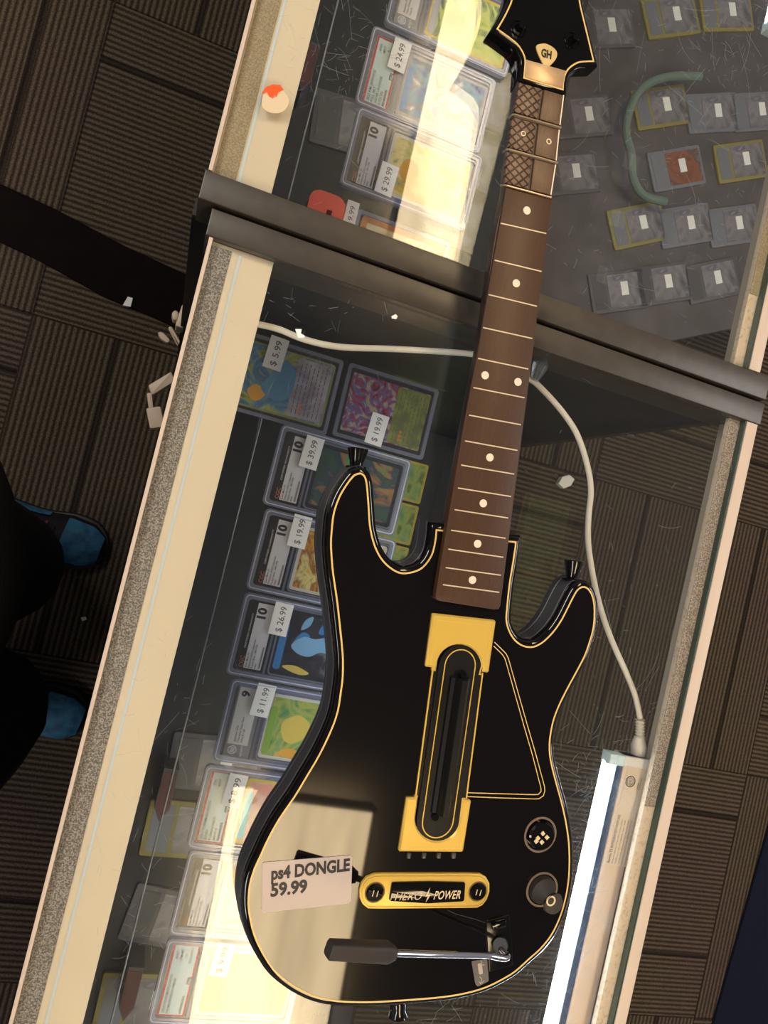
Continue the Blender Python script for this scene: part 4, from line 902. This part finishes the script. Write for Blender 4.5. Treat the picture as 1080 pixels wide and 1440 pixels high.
js = MB().tube([(q.x, q.y, ZT), (q.x, q.y, ZT+.003), (q.x+.0008, q.y-.001, ZT+.006), (q.x+.0018, q.y-.002, ZT+.010), (q.x+.0034, q.y-.0036, ZT+.0125), (q.x+.0034, q.y-.0036, ZT+.015)], [.0112, .0110, .0086, .0062, .0088, .0078], 28).build('joystick', rub, G)
q3 = P(774.6, 1266.8, ZT+.0152); MB().ring(circ(q3.x, q3.y, .0040), circ(q3.x, q3.y, .0028), ZT+.0150, ZT+.0156).build('ring_mark', letm, js)
# --- strap buttons
def strapb(ax_, bx_, r_out, r_in, fl_, z=.017):
    a = P(*ax_, z); b = P(*bx_, z)
    MB().tube([a, a.lerp(b, .03), a.lerp(b, .40), a.lerp(b, .55), a.lerp(b, .72), a.lerp(b, .74), a.lerp(b, .84), a.lerp(b, .86), b], [r_out*.85, r_out, r_out*.78, r_in*1.1, r_in, fl_, fl_, r_in, r_in], 20).build('strap_button', blk, G)
strapb((503.5, 630), (499.8, 665), .0080, .0048, .0075)
strapb((807.5, 788), (803, 822), .0082, .0050, .0082)
strapb((559.5, 1428), (560, 1400), .0078, .0060, .0060)
# --- whammy bar
rc = MB().prism(px([(683, 1296.5), (715.8, 1286.5), (719, 1320), (721, 1356), (687.5, 1365.6)], ZT), ZT+.0001, ZT+.0012, .0005).build('whammy_recess', mat('recess_black', (12, 12, 14), .15), G)
MB().prism(roundpoly(px([(690, 1299), (711, 1293), (712, 1303), (692, 1307)], ZT+.003), .001), ZT+.0012, ZT+.0045, .001).build('pivot_tab', blk, rc)
MB().tube([P(703, 1329, ZT+.001), P(703.5, 1330, ZT+.006)], [.0064, .0055], 24).build('pivot_socket', blks, rc)
zz = ZT+.012
rod = [P(704, 1335, ZT+.006), P(710, 1341, ZT+.012), P(713.5, 1345, ZT+.016), P(709, 1347.2, ZT+.018), P(698, 1345.6, ZT+.0195), P(683, 1343, ZT+.022), P(640, 1342.2, ZT+.033), P(600, 1341.5, ZT+.042), P(545, 1340, ZT+.052)]
wb = MB().tube(spline([tuple(p) for p in rod], 5, False), .0025, 16).build('whammy_bar', chrome, G)
ZG = ZT+.052
gl = [P(461.5, 1335, ZG+.010), P(463.5, 1335, ZG+.0098), P(500, 1337, ZG+.006), P(545, 1339, ZG), P(555, 1340.2, ZG-.001)]
hw = [9.2, 11, 11.6, 12.6, 8]; hh = [.0042, .0050, .0052, .0055, .0034]
rings = []
dr = (gl[-1]-gl[0]).normalized(); sd_ = Vector((-dr.y, dr.x, 0)).normalized(); up_ = dr.cross(sd_)*-1
if up_.z < 0: up_ = -up_
for p, w_, h_ in zip(gl, hw, hh):
    w_ = w_*mpp*.86
    rings.append([p+sd_*(w_*math.copysign(abs(math.cos(t))**.45, math.cos(t)))+up_*(h_*math.copysign(abs(math.sin(t))**.45, math.sin(t))) for t in [2*math.pi*k/24 for k in range(24)]])
MB().loft(rings).build('grip', rub, wb)
ic = MB().prism(roundpoly(px([(662.8, 1351.5), (684.8, 1348.5), (687.4, 1379.5), (671.5, 1387.6), (668.5, 1384)], ZT+.0002), .0015), ZT+.0001, ZT+.0004).build('lock_icon_label', mat('grey_label', (96, 92, 92), .5), G)
mi = mat('icon_cream', (186, 172, 156), .5); zi = ZT+.0004
mb = MB()
mb.strip(px([(675.5, 1383), (677.5, 1377), (674.5, 1373)], zi), .0004, zi, zi+.0002); mb.strip(px([(673.5, 1380), (675.5, 1383.5), (681, 1379)], zi), .0004, zi, zi+.0002)
mb.prism(roundpoly(px([(671.5, 1355), (677.5, 1354.2), (679, 1369.5), (673.5, 1370.2)], zi), .001), zi, zi+.0002)
mb.strip(px([(676.5, 1351), (677.2, 1357), (681, 1356.6)], zi), .0006, zi, zi+.0002)
mb.build('icon', mi, ic)
MB().strip(px([(629, 1279.5), (640, 1285), (668, 1292.5), (682, 1297.5)], ZT), .0004, ZT-.0001, ZT+.0002).build('seam_line', mat('seam', (60, 56, 54), .3), G)
# --- price label
lp = px([(371.5, 1212.6), (493.5, 1202.6), (495.5, 1206), (493.4, 1267.5), (490, 1270.6), (371, 1283.4), (367.6, 1279.5), (369, 1214.5)], ZT+.0003)
pl_ = MB().prism(lp, ZT+.0001, ZT+.0004).build('price_label', lab, G)
d1 = P(484, 1215.2, ZT)-P(381, 1227, ZT)
a = P(381.5, 1228, ZT+.0005); text('lettering', 'ps4 DONGLE', a, d1, .0090, ink, pl_, ZT+.00055, align='LEFT', width=98*mpp, bold=.04)
a = P(380.5, 1251.5, ZT+.0005); text('lettering', '59.99', a, d1, .0092, ink, pl_, ZT+.00055, align='LEFT', width=45*mpp, bold=.04)

# ================================================================== THE PERSON
def skin(name, V, E, R, m, parent, sub=2, flat=None):
    me = bpy.data.meshes.new(name); me.from_pydata([Vector(v)-ORG[parent] for v in V], E, [])
    o = bpy.data.objects.new(name, me); COL.objects.link(o); o.parent = parent; ORG[o] = ORG[parent]
    o.modifiers.new('skin', 'SKIN'); s = o.modifiers.new('sub', 'SUBSURF'); s.levels = sub; s.render_levels = sub
    for i, d in enumerate(me.skin_vertices[0].data):
        rr = R[i]; d.radius = (rr, rr) if not isinstance(rr, tuple) else rr; d.use_root = (i == 0)
    me.materials.append(m)
    dg = bpy.context.evaluated_depsgraph_get(); nm = bpy.data.meshes.new_from_object(o.evaluated_get(dg))
    o.modifiers.clear(); o.data = nm
    for p in nm.polygons: p.use_smooth = True
    if not nm.materials: nm.materials.append(m)
    return o
PX, PY = -.34, -.27
per = root('person', 'person in black trousers and blue sneakers standing left of the display case', 'person', (PX, PY, FZ))
lk, rk = (-.232, -.140, -.50), (-.19, -.37, -.50)
la, ra = (-.222, -.165, -.86), (-.195, -.42, -.86)
V = [(PX-.06, PY, -.03), (PX-.05, PY, .10), (PX-.05, PY, .25), (PX-.04, PY, .42), (PX-.02, PY, .50), (PX, PY, .56), (PX+.005, PY, .64), (PX+.0, PY, .72),
     (PX-.05, PY+.10, -.06), lk, la, (-.17, -.13, -.925), (PX-.05, PY-.10, -.06), rk, ra, (-.14, -.43, -.925),
     (PX-.05, PY+.17, .42), (PX-.10, PY+.23, .17), (PX-.12, PY+.22, -.07), (PX-.12, PY+.22, -.15), (PX-.05, PY-.17, .42), (PX-.10, PY-.23, .17), (PX-.12, PY-.22, -.07), (PX-.12, PY-.22, -.15)]
E = [(0,1),(1,2),(2,3),(3,4),(4,5),(5,6),(6,7),(0,8),(8,9),(9,10),(10,11),(0,12),(12,13),(13,14),(14,15),(3,16),(16,17),(17,18),(18,19),(3,20),(20,21),(21,22),(22,23)]
R = [.12,.11,.12,.12,.055,.055,.085,.07,.085,.055,.038,.035,.085,.055,.038,.035,.055,.042,.028,.035,.055,.042,.028,.035]
skm = mat('skin', (196, 150, 124), .5)
bodyo = skin('body', V, E, R, skm, per)
black_c = mat('black_cloth', (16, 15, 16), .85, noise=(300, (24, 23, 23), .4, .6), bump=(150, .6, .003))
skin('trousers', [(PX-.03, PY, .0), (PX+.03, PY+.10, -.10), (-.238, -.135, -.30), (-.232, -.135, -.50), (-.20, -.170, -.70), (-.222, -.175, -.875), (PX+.03, PY-.10, -.10), (-.215, -.36, -.30), (-.19, -.37, -.50), (-.170, -.385, -.70), (-.195, -.415, -.875)], [(0,1),(1,2),(2,3),(3,4),(4,5),(0,6),(6,7),(7,8),(8,9),(9,10)], [.14,.12,.105,.10,.10,.072,.12,.115,.11,.10,.085], black_c, per)
skin('jacket', [(PX-.06, PY, -.06), (PX-.05, PY, .12), (PX-.05, PY, .28), (PX-.04, PY, .42), (PX-.02, PY, .50), (PX-.05, PY+.17, .42), (PX-.10, PY+.23, .17), (PX-.12, PY+.22, -.05), (PX-.05, PY-.17, .42), (PX-.10, PY-.23, .17), (PX-.12, PY-.22, -.05), (-.285, -.13, -.20), (-.275, -.12, -.36), (-.285, -.33, -.20), (-.262, -.33, -.40)], [(0,1),(1,2),(2,3),(3,4),(3,5),(5,6),(6,7),(3,8),(8,9),(9,10),(0,11),(11,12),(0,13),(13,14)], [.165,.155,.15,.15,.075,.075,.06,.048,.075,.06,.048,.15,.15,.16,.165], black_c, per)
rings = []
for z_, cx_, ax_, ay_ in ((.06, PX-.05, .165, .19), (-.08, PX-.01, .175, .22), (-.22, -.315, .175, .245), (-.36, -.305, .172, .25), (-.46, -.30, .168, .245), (-.465, -.30, .155, .23)):
    rings.append([(cx_+ax_*(1+.03*math.sin(5*t))*math.cos(t), -.205+ay_*(1+.03*math.cos(7*t))*math.sin(t), z_) for t in [2*math.pi*k/36 for k in range(36)]])
MB().loft(rings, True, False).build('coat_skirt', black_c, per)
hair = MB(); hc = Vector((PX-.012, PY, .70)); rings = []
for k in range(9):
    t = math.pi*.62*k/8; rings.append([hc+Vector((-.012+.098*math.sin(max(t, .02))*math.cos(a), .088*math.sin(max(t, .02))*math.sin(a), .105*math.cos(t))) for a in [2*math.pi*j/20 for j in range(20)]])
hair.loft(rings).build('hair', mat('dark_hair', (40, 30, 24), .6), per)
fx_ = PX+.072
for s in (-1, 1):
    MB().tube([(fx_, PY+s*.03, .665), (fx_+.008, PY+s*.03, .665)], [.010, .004], 12).build('eye', white, per)
    MB().tube([(PX+.0, PY+s*.082, .63), (PX-.008, PY+s*.094, .655)], [.010, .014], 10).build('ear', skm, per)
    hb = Vector((PX-.12, PY+s*.22, -.15))
    for j, (dx, ln) in enumerate(((.030, .065), (.011, .078), (-.009, .072), (-.028, .055))):
        MB().tube([hb+Vector((dx*.8, 0, -.01)), hb+Vector((dx, -.004*s, -.04)), hb+Vector((dx+.004, -.012*s, -.04-ln*.5)), hb+Vector((dx+.008, -.022*s, -.035-ln))], [.010, .009, .008, .006], 10).build('finger', skm, per)
    MB().tube([hb+Vector((.02, 0, .01)), hb+Vector((.048, -.008*s, -.02)), hb+Vector((.052, -.014*s, -.055))], [.012, .010, .007], 10).build('thumb', skm, per)
MB().tube([(fx_, PY, .66), (fx_+.016, PY, .635)], [.007, .012], 10).build('nose', skm, per)
MB().tube([(fx_-.002, PY-.02, .610), (fx_+.006, PY, .608), (fx_-.002, PY+.02, .610)], .005, 8).build('mouth', mat('lips', (160, 90, 80), .5), per)
# sneakers
bluem = mat('blue_sneaker', (52, 110, 146), .5, noise=(60, (34, 78, 114), .4, .65)); solem = mat('dark_sole', (24, 18, 26), .5)
def sneaker(hx, hy, tx, ty):
    a = Vector((hx, hy)); b = Vector((tx, ty)); L_ = (b-a).length; d = (b-a).normalized(); w = Vector((-d.y, d.x))
    prof = [(0, .028), (.04, .036), (.12, .038), (.5, .036), (.72, .047), (.88, .044), (.97, .026), (1., .006)]
    def outl(k): 
        l = [tuple(a+d*(t*L_)+w*(h*k)) for t, h in prof]; r2 = [tuple(a+d*(t*L_)-w*(h*k)) for t, h in prof]
        return spline(l+list(reversed(r2)), 3)
    s = MB().prism(outl(1.05), FZ+.0003, FZ+.026, .004).build('sneaker', solem, per)
    top = {0: .085, .04: .10, .12: .105, .5: .085, .72: .062, .88: .052, .97: .042, 1.: .03}
    rings = []
    for t, h in prof:
        c = a+d*(t*L_*.985+.002); z1 = FZ+top[t]
        rings.append([Vector((c.x, c.y, FZ+.024))+Vector((w.x, w.y, 0))*(h*.96*math.cos(math.pi*k/12))+Vector((0, 0, (z1-FZ-.024)*math.sin(math.pi*k/12))) for k in range(13)])
    MB().loft(rings).build('upper', solem, s)
    def patch(nm, t0, t1, a0, a1, m, lift=.0022):
        rr = []
        for i in range(9):
            t = t0+(t1-t0)*i/8
            j = max(k for k in range(len(prof)-1) if prof[k][0] <= t+1e-9); f = (t-prof[j][0])/(prof[j+1][0]-prof[j][0])
            h = prof[j][1]*(1-f)+prof[j+1][1]*f; zt_ = top[prof[j][0]]*(1-f)+top[prof[j+1][0]]*f
            c = a+d*(t*L_*.985+.002)
            row = [Vector((c.x, c.y, FZ+.024))+Vector((w.x, w.y, 0))*((h*.96+lift)*math.cos(x))+Vector((0, 0, (zt_-.024+lift)*math.sin(x))) for x in [a0+(a1-a0)*k/10 for k in range(11)]]
            rr.append(row+[p-Vector((0, 0, .003)) for p in reversed(row)])
        MB().loft(rr).build(nm, m, s)
    patch('toe_cap', .70, .965, .55, math.pi-.5, bluem)
    patch('side_panel', .30, .66, math.pi-.75, math.pi-.15, mat('pale_teal', (150, 190, 190), .45))
    patch('side_panel', .30, .58, .15, .6, bluem)
    patch('tongue', .34, .64, 1.15, math.pi-1.15, solem, .004)
    for k in range(4): patch('lace', .38+.065*k, .395+.065*k, 1.0, math.pi-1.0, mat('lace_magenta', (120, 40, 62), .6), .0065)
sneaker(-.335, -.105, -.072, -.137)
sneaker(-.300, -.415, -.030, -.455)

# ================================================================== LIGHT
def lamp(label, loc, size, power, col, aim):  # off-frame area lights added as neutral fill, not real fixtures
    l = bpy.data.lights.new('ceiling_lamp', 'AREA'); l.shape = 'RECTANGLE'; l.size, l.size_y = size; l.energy = power; l.color = col  # added fill light, not a ceiling fixture
    o = bpy.data.objects.new('ceiling_lamp', l); COL.objects.link(o); o.location = loc  # added fill light, not a ceiling fixture
    o.rotation_euler = (Vector(aim)-Vector(loc)).to_track_quat('-Z', 'Y').to_euler(); return o
lamp('', (-1.15, .75, 1.72), (1.2, .5), 40, (1, .93, .83), (.1, .1, 0))
lamp('', (-1.05, -1.5, 1.72), (1.2, .5), 26, (1, .93, .83), (.1, -.2, 0))
lamp('', (2.7, .3, 1.72), (1.6, .5), 44, (1, .95, .9), (.5, 0, 0))
w = bpy.data.worlds.new('world'); S.world = w; w.use_nodes = True
w.node_tree.nodes['Background'].inputs[0].default_value = (.58, .57, .58, 1); w.node_tree.nodes['Background'].inputs[1].default_value = .42
